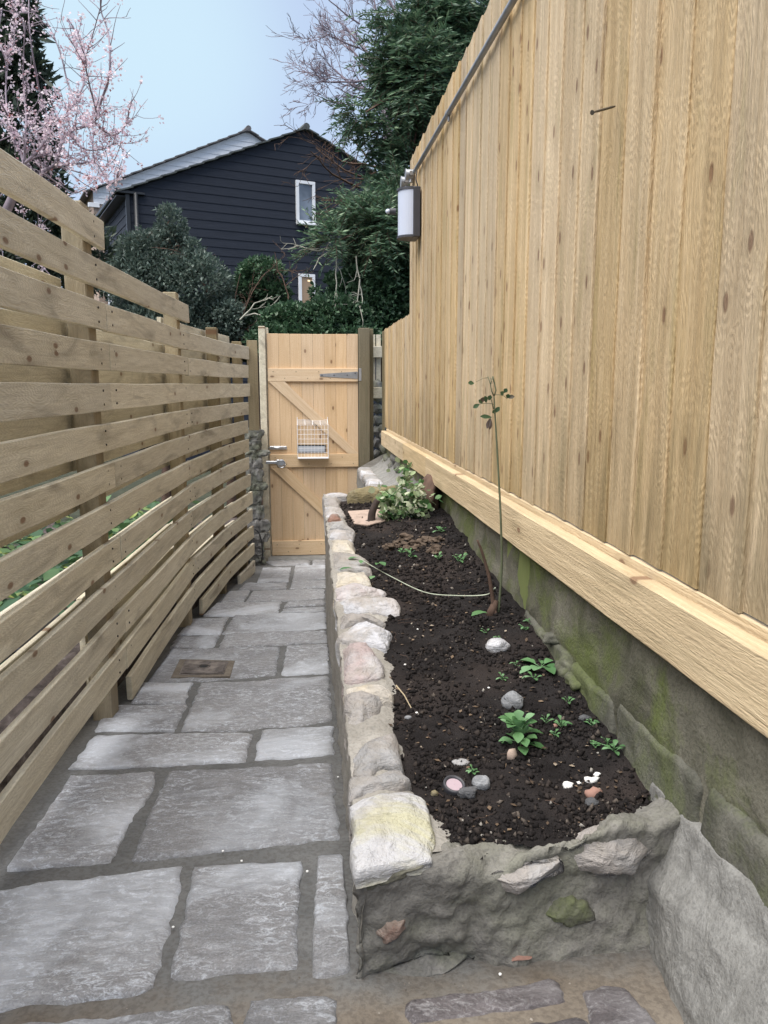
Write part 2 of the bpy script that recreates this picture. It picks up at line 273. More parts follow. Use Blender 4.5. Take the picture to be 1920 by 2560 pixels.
# ---------------------------------------------------------------- object helpers
def mk(name,V,Fc,mat,parent=None,smooth=False,label=None,cat=None,group=None,kind=None,loc=None):
    me=bpy.data.meshes.new(name); V=np.asarray(V,float)
    if parent is not None: base=np.array(parent['_o'])
    else: base=np.array(loc if loc is not None else (0,0,0),float)
    V=V-base
    if isinstance(Fc,np.ndarray):
        k=Fc.shape[1]; me.vertices.add(len(V)); me.vertices.foreach_set('co',V.ravel()); me.loops.add(Fc.size); me.loops.foreach_set('vertex_index',Fc.ravel().astype(np.int32))
        me.polygons.add(len(Fc)); me.polygons.foreach_set('loop_start',np.arange(0,Fc.size,k,dtype=np.int32)); me.update(calc_edges=True); me.validate()
    else:
        me.from_pydata([tuple(v) for v in V],[],Fc); me.update()
    if smooth: me.polygons.foreach_set('use_smooth',[True]*len(me.polygons))
    me.materials.append(M[mat] if isinstance(mat,str) else mat)
    o=bpy.data.objects.new(name,me); col.objects.link(o); o['_o']=tuple(base)
    if parent is not None: o.parent=parent
    else: o.location=base
    tag(o,label,cat,group,kind); return o
def tag(o,label=None,cat=None,group=None,kind=None):
    if label: o['label']=label
    if cat: o['category']=cat
    if group: o['group']=group
    if kind: o['kind']=kind
def thing(name,loc,label,cat,group=None,kind=None):
    o=bpy.data.objects.new(name,None); col.objects.link(o); o.location=tuple(loc); o['_o']=tuple(float(x) for x in loc); o.empty_display_size=.1; tag(o,label,cat,group,kind); return o
# a parented mesh keeps vertices relative to its thing; sub-parts of a mesh part share that part's origin
def bevbox(lo,hi,bv=.003,seg=1,jit=0):
    bm=bmesh.new(); r=bmesh.ops.create_cube(bm,size=1)
    lo=np.array(lo,float); hi=np.array(hi,float); c=(lo+hi)/2; s=hi-lo
    for v in bm.verts: v.co=Vector(c+np.array(v.co)*s)
    if bv: bmesh.ops.bevel(bm,geom=bm.edges[:],offset=min(bv,min(s)*.45),segments=seg,affect='EDGES',profile=.6)
    V=[np.array(v.co) for v in bm.verts]; bm.verts.index_update(); Fc=[[v.index for v in f.verts] for f in bm.faces]; bm.free(); return V,Fc
def merge(parts):
    V=[];Fc=[]
    for v,f in parts:
        o=len(V); V+=list(v); Fc+=[[i+o for i in x] for x in f]
    return V,Fc
def box(name,lo,hi,mat,parent=None,bv=.003,**k):
    V,Fc=bevbox(lo,hi,bv); return mk(name,V,Fc,mat,parent,**k)
def obox(c,ax,ay,az,s,bv=.0):   # oriented box: centre, unit axes, sizes
    V,Fc=bevbox((-s[0]/2,-s[1]/2,-s[2]/2),(s[0]/2,s[1]/2,s[2]/2),bv)
    ax,ay,az=map(np.array,(ax,ay,az)); return [np.array(c)+ax*v[0]+ay*v[1]+az*v[2] for v in V],Fc
def sweep(path,sec,closed=True,jit=0,seed=0):
    # path: list of 3d points (in plan), section points (lateral,z)
    V=[];Fc=[];n=len(sec)
    for i,p in enumerate(path):
        a=path[max(i-1,0)]; b_=path[min(i+1,len(path)-1)]; d=np.array(b_)-np.array(a); d[2]=0; d/=np.linalg.norm(d); lat=np.array([d[1],-d[0],0])
        for (u,v) in sec: V.append(np.array(p)+lat*u+np.array([0,0,v]))
    for i in range(len(path)-1):
        for j in range(n): k=(j+1)%n; Fc.append([i*n+j,i*n+k,(i+1)*n+k,(i+1)*n+j])
    Fc.append(list(range(n))[::-1]); Fc.append([(len(path)-1)*n+j for j in range(n)]); return V,Fc
def rsec(w,h,b=.003,x0=0,z0=0):
    return [(x0+b,z0),(x0+w-b,z0),(x0+w,z0+b),(x0+w,z0+h-b),(x0+w-b,z0+h),(x0+b,z0+h),(x0,z0+h-b),(x0,z0+b)]
def frames(pts):
    pts=[np.array(p,float) for p in pts]; T=[]
    for i in range(len(pts)):
        d=pts[min(i+1,len(pts)-1)]-pts[max(i-1,0)]; T.append(d/(np.linalg.norm(d)+1e-9))
    return pts,T
def tubes(lst,sides=6,cap=True):
    V=[];Fc=[]
    for pts,rs in lst:
        pts,T=frames(pts); n=len(pts)
        if isinstance(rs,(int,float)): rs=[rs]*n
        elif len(rs)==2 and n!=2: rs=[rs[0]+(rs[1]-rs[0])*i/(n-1) for i in range(n)]
        t=T[0]; u=np.cross(t,[0,0,1.]); 
        if np.linalg.norm(u)<.1: u=np.cross(t,[1.,0,0])
        u/=np.linalg.norm(u); o=len(V)
        for i in range(n):
            t=T[i]; u=u-t*np.dot(u,t); u/=np.linalg.norm(u)+1e-9; v=np.cross(t,u)
            for k in range(sides):
                a=2*math.pi*k/sides; V.append(pts[i]+rs[i]*(u*math.cos(a)+v*math.sin(a)))
        for i in range(n-1):
            for k in range(sides):
                k2=(k+1)%sides; Fc.append([o+i*sides+k,o+i*sides+k2,o+(i+1)*sides+k2,o+(i+1)*sides+k])
        if cap:
            Fc.append([o+k for k in range(sides)][::-1]); Fc.append([o+(n-1)*sides+k for k in range(sides)])
    return V,Fc
def smoothpts(pts,sub=5):
    P=[np.array(p,float) for p in pts]; P=[2*P[0]-P[1]]+P+[2*P[-1]-P[-2]]; out=[]
    for i in range(1,len(P)-2):
        for j in range(sub):
            t=j/sub; a,b_,c,d=P[i-1],P[i],P[i+1],P[i+2]
            out.append(.5*((2*b_)+(-a+c)*t+(2*a-5*b_+4*c-d)*t*t+(-a+3*b_-3*c+d)*t**3))
    out.append(P[-2]); return out
def cyl(p0,p1,r,sides=16,r2=None): return tubes([([p0,p1],[r,r if r2 is None else r2])],sides)
def resample(P,n,closed=False):
    P=[np.array(p,float) for p in P]
    if closed: P=P+[P[0]]
    L=[0]
    for a,b_ in zip(P[:-1],P[1:]): L.append(L[-1]+np.linalg.norm(b_-a))
    out=[]; tot=L[-1]
    for i in range(n):
        s=tot*i/(n if closed else n-1); k=0
        while k<len(L)-2 and L[k+1]<s: k+=1
        t=(s-L[k])/(L[k+1]-L[k]+1e-12); out.append(P[k]*(1-t)+P[k+1]*min(max(t,0),1))
    return out
def chunk(poly,depth,dome=.01,rough=.006,n=56,seed=0,rings=12,edge=.012,jag=.006,nsc=9,topfn=None,shrink=.9,facet=0):
    rr_=random.Random(seed*13+5); planes=[(0,0,0)]+[(math.cos(a),math.sin(a),rr_.uniform(.25,.6)) for a in [rr_.uniform(0,6.28) for _ in range(5)]] if facet else None
    """flat-ish stone: outline (3d) -> domed, rough top with worn edges and sides going down"""
    P=resample(poly,n,True); c=sum(P)/n; V=[];Fc=[]
    # jagged outline
    Q=[]
    for i,p in enumerate(P):
        d=p-c; d[2]=0; l=np.linalg.norm(d)+1e-9; Q.append(p+d/l*(jag*1.6*n3(p,22,seed)+jag*.8*n3(p,70,seed+3)))
    prof=[(k/(rings-1)) for k in range(rings)]
    V.append(c+np.array([0,0,dome+rough*n3(c,nsc,seed)]))
    for k in range(1,rings):
        s=prof[k]**.8
        for i,q in enumerate(Q):
            d=(q-c); L=np.linalg.norm(d[:2]); s2=1-(1-s)
            p=c+d*s2; e=L*(1-s2) # distance from the edge
            p=p.copy(); h=dome*(1-s2**2.5)-edge*(max(0,1-e/(edge*1.3)))**2
            p[2]+=h+rough*fbm(p,nsc,seed,4)*(1 if k<rings-1 else .5)
            if facet:
                dd_=(p-c)/(1e-6+np.linalg.norm(q-c)); p[2]-=facet*max(0,max(pl[0]*dd_[0]+pl[1]*dd_[1]-pl[2] for pl in planes[1:]))
            V.append(p)
    base=1+(rings-2)*n
    for kk,(dz,s) in enumerate(((-depth*.3,1.012),(-depth*.65,1.0),(-depth,shrink))):
        for q in Q:
            p=c+(q-c)*s; p=p.copy(); p[2]=q[2]+dz-edge; p+=np.array([n3(p,20,seed+1),n3(p,20,seed+2),0])*rough*1.2; V.append(p)
    for i in range(n): Fc.append([0,1+i,1+(i+1)%n])
    for k in range(rings-2+3):
        a=1+k*n; b_=a+n
        for i in range(n): j=(i+1)%n; Fc.append([a+i,b_+i,b_+j,a+j])
    Fc.append([1+(rings-2+3)*n+i for i in range(n)])
    return V,Fc
def rock(c,s,seed=0,rough=.18,sub=3,flat=.0,rotz=0.):
    bm=bmesh.new(); bmesh.ops.create_icosphere(bm,subdivisions=sub,radius=1); V=[]
    cr_,sr=math.cos(rotz),math.sin(rotz)
    for v in bm.verts:
        p=np.array(v.co); p=p*(1+rough*n3(p,1.2,seed)*1.6+rough*.5*n3(p,3.5,seed+2))
        if flat: p[2]=max(min(p[2],flat),-flat)
        p=p*np.array(s); p=np.array([p[0]*cr_-p[1]*sr,p[0]*sr+p[1]*cr_,p[2]]); V.append(np.array(c)+p)
    bm.verts.index_update(); Fc=[[v.index for v in f.verts] for f in bm.faces]; bm.free(); return V,Fc
def terr(t,k=3.):
    t=t*k; a=math.floor(t); f=t-a; return (a+min(1,max(0,(f-.75)*4)))/k
def loftgrid(rows,disp=0,seed=0,nsc=8,axis=(0,0,1),o=4,closed=False,dispfn=None):
    """rows: list of equally long 3d polylines -> grid; displaced along its normals with fractal noise"""
    A=np.array(rows,float); n,m=A.shape[:2]
    if disp:
        du=np.gradient(A,axis=0); dv=np.gradient(A,axis=1); N=np.cross(du,dv); N/=np.linalg.norm(N,axis=2,keepdims=True)+1e-9
        for i in range(n):
            for j in range(m):
                k=disp*fbm(A[i,j],nsc,seed,o)
                if dispfn: k=disp*(.65*terr(fbm(A[i,j],nsc*.45,seed,3),3.5)+.22*fbm(A[i,j],nsc*2.4,seed,o))
                A[i,j]+=N[i,j]*k
    V=A.reshape(-1,3); I=np.arange(n*m).reshape(n,m)
    Fq=np.stack([I[:-1,:-1],I[1:,:-1],I[1:,1:],I[:-1,1:]],-1).reshape(-1,4); return V,Fq
# ---------------------------------------------------------------- foliage helpers
def leaves(centers,size,aspect=.55,dirs=None,jit=.35,up=.3,shape='rhomb',seed=0,szvar=.35):
    r=np.random.default_rng(seed); n=len(centers); c=np.asarray(centers,float)
    if dirs is None: d=r.normal(size=(n,3)); d[:,2]*=.6
    else: d=np.asarray(dirs,float)+r.normal(size=(n,3))*jit
    d/=np.linalg.norm(d,axis=1,keepdims=True)+1e-9
    q=r.normal(size=(n,3)); q[:,2]+=up*3; s=np.cross(d,q); s/=np.linalg.norm(s,axis=1,keepdims=True)+1e-9; nn=np.cross(s,d)
    L=(size*(1+szvar*r.uniform(-1,1,n)))[:,None]; W=L*aspect
    if shape=='rhomb':
        P=np.stack([c,c+d*L*.45+s*W*.5+nn*L*.06,c+d*L,c+d*L*.45-s*W*.5+nn*L*.06],1); V=P.reshape(-1,3); Fq=np.arange(4*n).reshape(n,4)
        return V,Fq
    P=np.stack([c,c+d*L*.28+s*W*.42,c+d*L*.65+s*W*.42,c+d*L-nn*L*.1,c+d*L*.65-s*W*.42,c+d*L*.28-s*W*.42],1); V=P.reshape(-1,3)
    return V,np.arange(6*n).reshape(n,6)
def blobpts(blobs,n,shell=.55,seed=0,clump=5.,thr=-.12):
    """points in a union of ellipsoids, thinned by noise so gaps and clumps show"""
    r=np.random.default_rng(seed); vol=np.array([b_[1][0]*b_[1][1]*b_[1][2] for b_ in blobs])**.75; vol/=vol.sum(); out=[];nrm=[]
    for b_,f in zip(blobs,vol):
        k=int(n*f*1.7); d=r.normal(size=(k,3)); d/=np.linalg.norm(d,axis=1,keepdims=True); rad=shell+(1.06-shell)*r.uniform(0,1,k)**.6
        P=np.array(b_[0])+d*rad[:,None]*np.array(b_[1])
        for p,dd,rr in zip(P,d,rad):
            if n3(p,clump,seed)+.35*n3(p,clump*3,seed+5)>thr-(.25 if rr<.8 else 0): out.append(p); nrm.append(dd)
    return np.array(out),np.array(nrm)
def pblob(px,py,rx,ry,Y,depth=None):
    c=atY(px,py,Y); k=Y/F*1.0; return (c,(rx*k,(depth if depth else (rx+ry)/2*k),ry*k))
def sprays(blobs,ns,length,per,leaf,aspect,droop=.4,seed=0,thr=-.1,shell=.5,clump=3.):
    r=np.random.default_rng(seed+50); P,N=blobpts(blobs,ns,shell,seed,clump,thr); C=[];D=[];tw=[]
    for p,nn in zip(P,N):
        d=nn+r.normal(size=3)*.45; d[2]+=r.uniform(-droop,droop*.7); d/=np.linalg.norm(d); L=length*r.uniform(.5,1.3); side=np.cross(d,[0,0,1.]); side/=np.linalg.norm(side)+1e-9
        pts=[p+d*L*t+np.array([0,0,-droop*L*.5*t*t]) for t in (0,.5,1)]; tw.append((pts,[.0035,.001]))
        for i in range(per):
            t=(i+.5)/per; q=p+d*L*t+np.array([0,0,-droop*L*.5*t*t]); sgn=1 if i%2 else -1
            C.append(q); D.append(d*.55+side*sgn*.8)
    V,Fq=leaves(C,leaf,aspect,D,.18,seed=seed); return V,Fq,tw
def grow(p,d,L,r0,depth,out,tips,r,spread=.6,up=.15,curl=.25,kids=(3,5),ratio=.62,seg=6,minr=.0012,leafdepth=0):
    d=np.array(d,float); d/=np.linalg.norm(d); pts=[np.array(p,float)]; dirs=[d.copy()]
    for i in range(seg):
        d=d+r.normal(size=3)*curl*.5; d[2]+=up*.3; d/=np.linalg.norm(d); pts.append(pts[-1]+d*L/seg); dirs.append(d.copy())
    out.append((pts,[max(r0,minr),max(r0*.4,minr*.7)]))
    if depth<=leafdepth: tips.append((pts,dirs))
    if depth==0: return
    for k in range(r.integers(*kids)):
        i=int(r.integers(1,seg+1)); dd=dirs[i]+r.normal(size=3)*spread; grow(pts[i],dd,L*ratio*r.uniform(.6,1.15),r0*(1-.6*i/seg)*.6,depth-1,out,tips,r,spread,up,curl,kids,ratio,max(seg-1,3),minr,leafdepth)
# ================================================================ GROUND
def ground():
    n=60; rows=[]
    xs=np.concatenate([[-400,-60,-15],np.linspace(-6,12,30),[30,90,400]]); ys=np.concatenate([[-60,-6],np.linspace(-2,9,14),[14,30,80,500]])
    for y in ys: rows.append([(x,y,-.32) for x in xs])
    V,Fq=loftgrid(rows); mk('ground',V,Fq,'rough_grass',kind='structure')
ground()
# garden bed behind the left fence
FX=[(-.765,-.5),(-.76,1.9),(-.712,3.03),(-.643,4.6),(-.54,5.6),(-.425,6.35),(-.38,6.6)]
def fx(y):
    for (a,ya),(b_,yb) in zip(FX[:-1],FX[1:]):
        if y<=yb: return a+(b_-a)*(y-ya)/(yb-ya)
    return FX[-1][0]
def garden():
    rows=[]
    for y in np.linspace(-.4,7.2,90):
        row=[]; x0=fx(min(y,6.4))-.13
        for k,u in enumerate(np.concatenate([[0,0],np.linspace(.02,6,50)])):
            zz=.60-.03*y+(0 if k else -1.0)
            row.append((x0-u,y,zz+(.05*fbm((x0-u,y,0),3,1)+.03*n3((x0-u,y,0),14) if k>1 else 0)))
        rows.append(row)
    V,Fq=loftgrid(rows); mk('garden_soil',V,Fq,'garden_earth',smooth=True,kind='structure')
garden()
# ================================================================ PATH
c5=lambda x,y:(x*.5787,1300+y*.5787)
c6=lambda x,y:(x*.5787,1900+y*.5787)
c3=lambda x,y:(840+x*.651,2050+y*.651)
path=None
def build_path():
    global path
    rows=[]
    for y in np.concatenate([np.linspace(-1.2,.9,12),np.arange(.92,2.8,.018),np.arange(2.8,7.5,.04)]):
        row=[]
        xl=fx(min(y,6.4))-.12
        for x in np.linspace(xl,.9,84): row.append((x,y,gz(y)-.0015+.0045*fbm((x,y,0),9,3)))
        rows.append(row)
    V,Fq=loftgrid(rows); path=mk('path',V,Fq,'joint_mortar',smooth=True,kind='structure')
build_path()
S=[]
A6=lambda *p:[c6(*q) for q in p]; A5=lambda *p:[c5(*q) for q in p]; A3=lambda *p:[c3(*q) for q in p]
S+=[(A6((-420,600),(60,545),(420,500),(785,452),(755,650),(700,820),(660,975),(560,1005),(0,1065),(-420,1110)),0),
 (A6((840,452),(1300,425),(1290,660),(1283,892),(1050,905),(725,945),(790,680)),0),
 (A6((1375,408),(1482,400),(1500,700),(1512,912),(1350,930),(1352,700)),0),
 (A6((305,62),(670,45),(650,150),(580,230),(475,435),(250,450),(20,465),(160,270)),0),
 (A6((735,45),(1432,5),(1440,100),(1468,330),(1300,350),(900,390),(570,430),(640,240)),0),
 (A6((-420,1165),(300,1125),(720,1080),(1000,1042),(1004,1200),(1010,1330),(-400,1420)),0),
 (A6((1080,1022),(1400,1018),(1455,1028),(1455,1330),(1050,1330),(1070,1120)),0),
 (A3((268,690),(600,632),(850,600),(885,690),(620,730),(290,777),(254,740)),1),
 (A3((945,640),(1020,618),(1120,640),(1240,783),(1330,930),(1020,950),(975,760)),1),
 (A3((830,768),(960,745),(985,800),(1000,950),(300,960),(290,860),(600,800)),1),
 (A5((405,930),(700,922),(1085,915),(1072,980),(1060,1035),(700,1058),(300,1070),(350,1000)),0),
 (A5((1132,902),(1440,882),(1446,1005),(1270,1020),(1100,1031)),0),
 (A5((455,795),(815,790),(780,850),(750,905),(550,905),(412,907)),0),
 (A5((868,702),(1150,685),(1420,670),(1435,860),(1250,885),(950,905),(782,905)),0),
 (A5((605,700),(830,700),(800,785),(568,786)),0),
 (A5((742,557),(960,548),(1205,545),(1190,665),(900,690),(640,697)),0),
 (A5((1240,542),(1415,530),(1422,655),(1215,667)),0),
 (A5((765,502),(948,497),(922,548),(732,549)),0),(A5((975,490),(1200,480),(1410,475),(1415,522),(1150,540),(945,548)),0),
 (A5((825,425),(988,416),(950,492),(768,493)),0),(A5((1012,410),(1200,400),(1405,395),(1410,465),(1200,480),(958,491)),0),
 (A5((935,356),(1215,350),(1200,400),(1000,412),(875,411)),0),(A5((1240,352),(1400,343),(1400,364),(1225,375)),0),(A5((1222,381),(1400,371),(1400,390),(1210,398)),0),
 (A5((990,305),(1082,301),(1050,352),(952,355)),0),(A5((1092,304),(1250,300),(1400,295),(1400,338),(1240,346),(1062,351)),0),
 (A5((1060,271),(1240,268),(1236,295),(1028,300)),0),(A5((1265,263),(1408,257),(1408,289),(1250,295)),0),
 (A5((1135,205),(1260,200),(1245,264),(1110,266)),0),(A5((1276,196),(1406,190),(1408,252),(1262,261)),0),
 (A5((1140,178),(1338,169),(1338,190),(1195,196)),0),(A5((1352,167),(1406,165),(1406,187),(1350,190)),0)]
for i,(pg,dk) in enumerate(S):
    P=[onpath(x,y,.008) for x,y in pg]
    for p in P: p[0]=max(p[0],fx(min(p[1],6.4))-.10)
    sz=max(np.linalg.norm(a-b_) for a in P for b_ in P)
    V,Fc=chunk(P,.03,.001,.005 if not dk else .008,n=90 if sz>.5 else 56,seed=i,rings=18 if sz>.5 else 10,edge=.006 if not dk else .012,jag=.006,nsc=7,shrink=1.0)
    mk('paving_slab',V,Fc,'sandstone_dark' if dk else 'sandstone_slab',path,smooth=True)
# drain cover set in the slab
dr=[onpath(*c5(*q),.016) for q in ((800,607),(985,612),(967,664),(772,668))]
dc=sum(dr)/4; D=thing('drain_cover',dc,'small square rusty iron drain cover set in a path slab','drain cover')
def quadslab(P,th,up=(0,0,1)):
    P=[np.array(p) for p in P]; d=np.array(up)*th; n=len(P); V=[p for p in P]+[p-d for p in P]
    return V,[list(range(n)),[n+i for i in range(n)][::-1]]+[[i,n+i,n+(i+1)%n,(i+1)%n] for i in range(n)]
mk('mortar_surround',*quadslab([dc+(p-dc)*1.3-np.array([0,0,.003]) for p in dr],.02),'joint_mortar',D)
mk('frame',*quadslab([dc+(p-dc)*1.0 for p in dr],.02),'iron_lid',D)
mk('lid',*quadslab([dc+(p-dc)*.93+np.array([0,0,.004]) for p in dr],.02),'iron_lid',D)
zz=lambda r,h,k=20:([dc+np.array([r*math.cos(a),r*math.sin(a),h]) for a in np.linspace(0,2*math.pi,k,False)])
mk('keyhole_ring',*tubes([(zz(.026,.005)+[zz(.026,.005)[0]],.004)],6),'iron_lid',D,smooth=True)
mk('keyhole',*quadslab(zz(.018,.0065),.004),'black_plastic',D)
# threshold strip under the gate
T=thing('threshold',(0.1,7.18,.0),'pale mortar threshold strip under the timber gate','threshold')
rows=[[(x,7.08,gz(7.08)),(x,7.10,.02+.004*n3((x,0,0),20)),(x,7.15,.03+.005*n3((x,1,0),14)),(x,7.3,.032),(x,7.34,-.1)] for x in np.linspace(-.33,.6,40)]
V,Fq=loftgrid(rows); mk('mortar_bed',V,Fq,'pale_mortar',T,smooth=True)
# ================================================================ LEFT SLATTED FENCE
LF=thing('slatted_fence',(-.74,2.5,gz(2.5)),'long bowed pine fence of horizontal slats along the left of the path','fence')
LFo=np.array(LF['_o'])
def slat(y0,y1,ztop,off,h=.1,th=.022,seed=0,mat='slat_pine'):
    r=random.Random(seed); n=max(int((y1-y0)/.12),4); tz=r.uniform(-.003,.003); pth=[]; zt=r.uniform(-.0025,.0025)
    for i in range(n+1):
        y=y0+(y1-y0)*i/n; pth.append(np.array([fx(y)+off+.0025*math.sin(y*2.7+seed),y,ztop-h+zt+tz*(i/n-.5)+.0015*math.sin(y*5+seed*2)]))
    sec=rsec(th,h,.0022,-th,0); dx=r.uniform(-.003,.003); sec=[(u+dx*(v/h-.5),v) for u,v in sec]
    o=mk('slat',*sweep(pth,sec),mat,LF)
    if off==0:
        for yp in (2.93,3.10,4.5,4.64):
            if y0+.02<yp<y1-.02 and (yp in (2.93,4.5) or y0>yp-.12):
                for dz in (.025,.075):
                    c_=np.array([fx(yp)+.0005,yp,ztop-dz]); mk('screw_head',*cyl(c_-np.array([.002,0,0]),c_+np.array([.002,0,0]),.0042,8),'rusty_screw',o)
    return o
ztop=lambda k:CZ-(k-3)*.147
J=[3.03,4.57]
spans={-1:[(.3,3.055)],0:[(.3,4.66)],1:[(.3,3.03),(3.033,6.42)],2:[(.3,3.03),(3.033,4.6),(4.603,6.4)],3:[(.3,3.03),(3.033,6.42)],4:[(.3,4.6),(4.603,6.36)],5:[(.3,3.01),(3.013,6.34)],
 6:[(.3,4.56),(4.563,6.33)],7:[(.3,3.04),(3.043,4.57),(4.573,6.33)],8:[(.3,4.55),(4.553,6.37)],9:[(.3,3.05),(3.053,6.4)],10:[(.3,3.03),(3.033,4.58),(4.583,6.4)],11:[(3.08,6.42)],12:[(4.71,6.42)],13:[(5.9,6.42)]}
sd_=1
for k,L in spans.items():
    for (a,b_) in L: slat(a,b_,ztop(k),.0,seed=sd_); sd_+=1
for k in range(0,11):
    for seg_,(a,b_) in enumerate(((.3,2.93),(2.933,4.52),(4.523,6.3))):
        if seg_==1 and k<1: continue
        if k>8 and seg_==0: continue
        slat(a,b_,ztop(k+.5),-.122,seed=sd_,mat='slat_pine'); sd_+=1
for (y,zt,zb) in ((1.0,2.4,.2),(2.93,2.262,.1),(4.5,2.135,0),(5.55,2.02,0),(6.28,1.965,-.1)):
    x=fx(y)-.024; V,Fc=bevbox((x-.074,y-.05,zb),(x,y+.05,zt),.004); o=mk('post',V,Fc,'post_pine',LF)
mk('end_board',*bevbox((-.43,6.43,1.26),(-.345,6.45,1.985),.002),'post_pine',LF)
# ================================================================ GATE
GY=7.2
gp=lambda cx,cy,Y=GY:atY(600+cx*.294,780+cy*.2938,Y)
G=thing('garden_gate',(.115,GY,.03),'tall new pine ledged and braced gate closing the end of the path','gate')
zT=2.088; xl,xr=-.30,.528; nb=8
def gzx(px,py,Y): p=atY(px,py,Y); return p[0],p[2]
bw=(xr-xl)/nb
for i in range(nb):
    a=xl+i*bw; sag=.012*math.sin(math.pi*(i+.5)/nb)
    mk('board',*bevbox((a+.0006,GY,.04),(a+bw-.0006,GY+.02,zT-sag*.3),.0018),'gate_board',G)
def rail(y0,y1,Y0=GY-.022):
    z0=atY(780,y1,Y0)[2]; z1=atY(780,y0,Y0)[2]; return z0,z1
for (y0,y1) in ((921,954),(1135,1168),(1351,1387)):
    z0,z1=rail(y0,y1); mk('ledge',*bevbox((xl+.004,GY-.022,z0),(xr-.002,GY-.0005,z1),.003),'gate_rail',G)
def prism(poly,y0,y1):
    V=[np.array([p[0],y0,p[2]]) for p in poly]+[np.array([p[0],y1,p[2]]) for p in poly]; n=len(poly)
    return V,[list(range(n)),[n+i for i in range(n)][::-1]]+[[i,n+i,n+(i+1)%n,(i+1)%n] for i in range(n)]
Y1=GY-.021
z2t=rail(1135,1168)[1]; z1b=rail(921,954)[0]; z2b=rail(1135,1168)[0]; z3t=rail(1351,1387)[1]
mk('brace',*prism([(xl+.01,0,z1b-.0005),(xl+.155,0,z1b-.0005),(xr-.004,0,z2t+.006),(xr-.004,0,z2t+.0005),(xr-.10,0,z2t+.0005)],Y1,GY-.0005),'gate_brace',G)
mk('brace',*prism([(xl+.01,0,z2b-.0005),(xl+.155,0,z2b-.0005),(xr-.004,0,z3t+.006),(xr-.004,0,z3t+.0005),(xr-.10,0,z3t+.0005)],Y1,GY-.0005),'gate_brace',G)
scr=[]
for (y0,y1) in ((921,954),(1135,1168),(1351,1387)):
    z0,z1=rail(y0,y1)
    for i in range(nb): 
        zz_=z0+(z1-z0)*(.25 if i%2 else .75); x=xl+(i+.5)*bw; mk('screw_head',*cyl((x,GY-.0235,zz_),(x,GY-.02,zz_),.004,8),'rusty_screw',G)
# hinge
h=thing('x',(0,0,0),None,None); bpy.data.objects.remove(h)
yh=GY-.0225
p=[atY(x,y,yh) for x,y in ((799,935),(800,941),(894,947),(894,929))]
V,Fc=prism(p,yh-.004,yh-.0003); hinge=mk('hinge',V,Fc,'galvanised',G)
for x,y in ((805,938),(835,938),(868,938),(888,933)): mk('bolt_head',*cyl(atY(x,y,yh-.008),atY(x,y,yh-.003),.006,8),'charcoal',hinge)
# slide bolt
z=atY(695,1120,yh)[2]; xa=atY(674,1120,yh)[0]; xb=atY(717,1120,yh)[0]
sb=mk('slide_bolt',*bevbox((xa,GY-.009,z-.016),(xb,GY-.0006,z+.016),.003),'zinc',G)
mk('bar',*cyl((xa-.012,GY-.016,z),(xb-.01,GY-.016,z),.0075,10),'zinc',sb,smooth=True)
# ring latch
z=atY(700,1156,yh)[2]; xc=atY(704,1156,yh)[0]; xa=atY(665,1156,yh)[0]
rl=mk('ring_latch',*merge([bevbox((xa,yh-.012,z-.012),(xc,yh-.0006,z+.014),.003),bevbox((xc-.045,yh-.016,z-.026),(xc-.02,yh-.0006,z+.026),.003),cyl((xc,yh-.014,z),(xc,yh-.0006,z),.03,20)]),'zinc',G)
rp=[(xc+.034*math.cos(a),yh-.024,z-.012+.034*math.sin(a)) for a in np.linspace(0,2*math.pi,25)]
mk('ring',*tubes([(rp,.005)],8),'zinc',rl,smooth=True)
# letter flap + wire cage
fl=mk('letter_plate',*prism([atY(x,y,GY) for x,y in ((743,1112),(815,1112),(815,1132),(743,1132))],GY-.008,GY-.0004),'black_plastic',G)
mk('flap',*prism([atY(x,y,GY) for x,y in ((746,1115),(811,1115),(811,1129),(746,1129))],GY-.014,GY-.0082),'silver_flap',fl)
cy=GY-.10; x0,_,zt=atY(743,1050,cy); x1,_,zb=atY(821,1143,cy)
wr=[]
zt2=atY(743,1063,cy)[2]
for i in range(10):
    x=x0+(x1-x0)*i/9; wr.append(([(x,cy,zt2),(x,cy,zb)],.0016))
for i in range(8):
    z=zt2+(zb-zt2)*i/7; wr.append(([(x0,cy,z),(x1,cy,z)],.0016)); wr.append(([(x0,cy,z),(x0,GY-.002,z)],.0016)); wr.append(([(x1,cy,z),(x1,GY-.002,z)],.0016))
for i in range(5):
    x=x0+(x1-x0)*i/4; wr.append(([(x,cy,zt2),(x,GY-.003,zt2+.045)],.0024))
for i in range(6):
    t=i/5; wr.append(([(x0,cy+(GY-.003-cy)*t,zt2+.045*t),(x1,cy+(GY-.003-cy)*t,zt2+.045*t)],.0016))
for x in (x0,x1): wr.append(([(x,cy,zt2),(x,cy,zb)],.003)); wr.append(([(x,GY-.004,zt2+.07),(x,GY-.004,zb)],.003))
cg=mk('letter_cage',*tubes(wr,5),'white_wire',G)
mk('base_tray',*bevbox((x0-.003,cy-.003,zb-.014),(x1+.003,GY-.003,zb-.002),.002),'white_wire',cg)
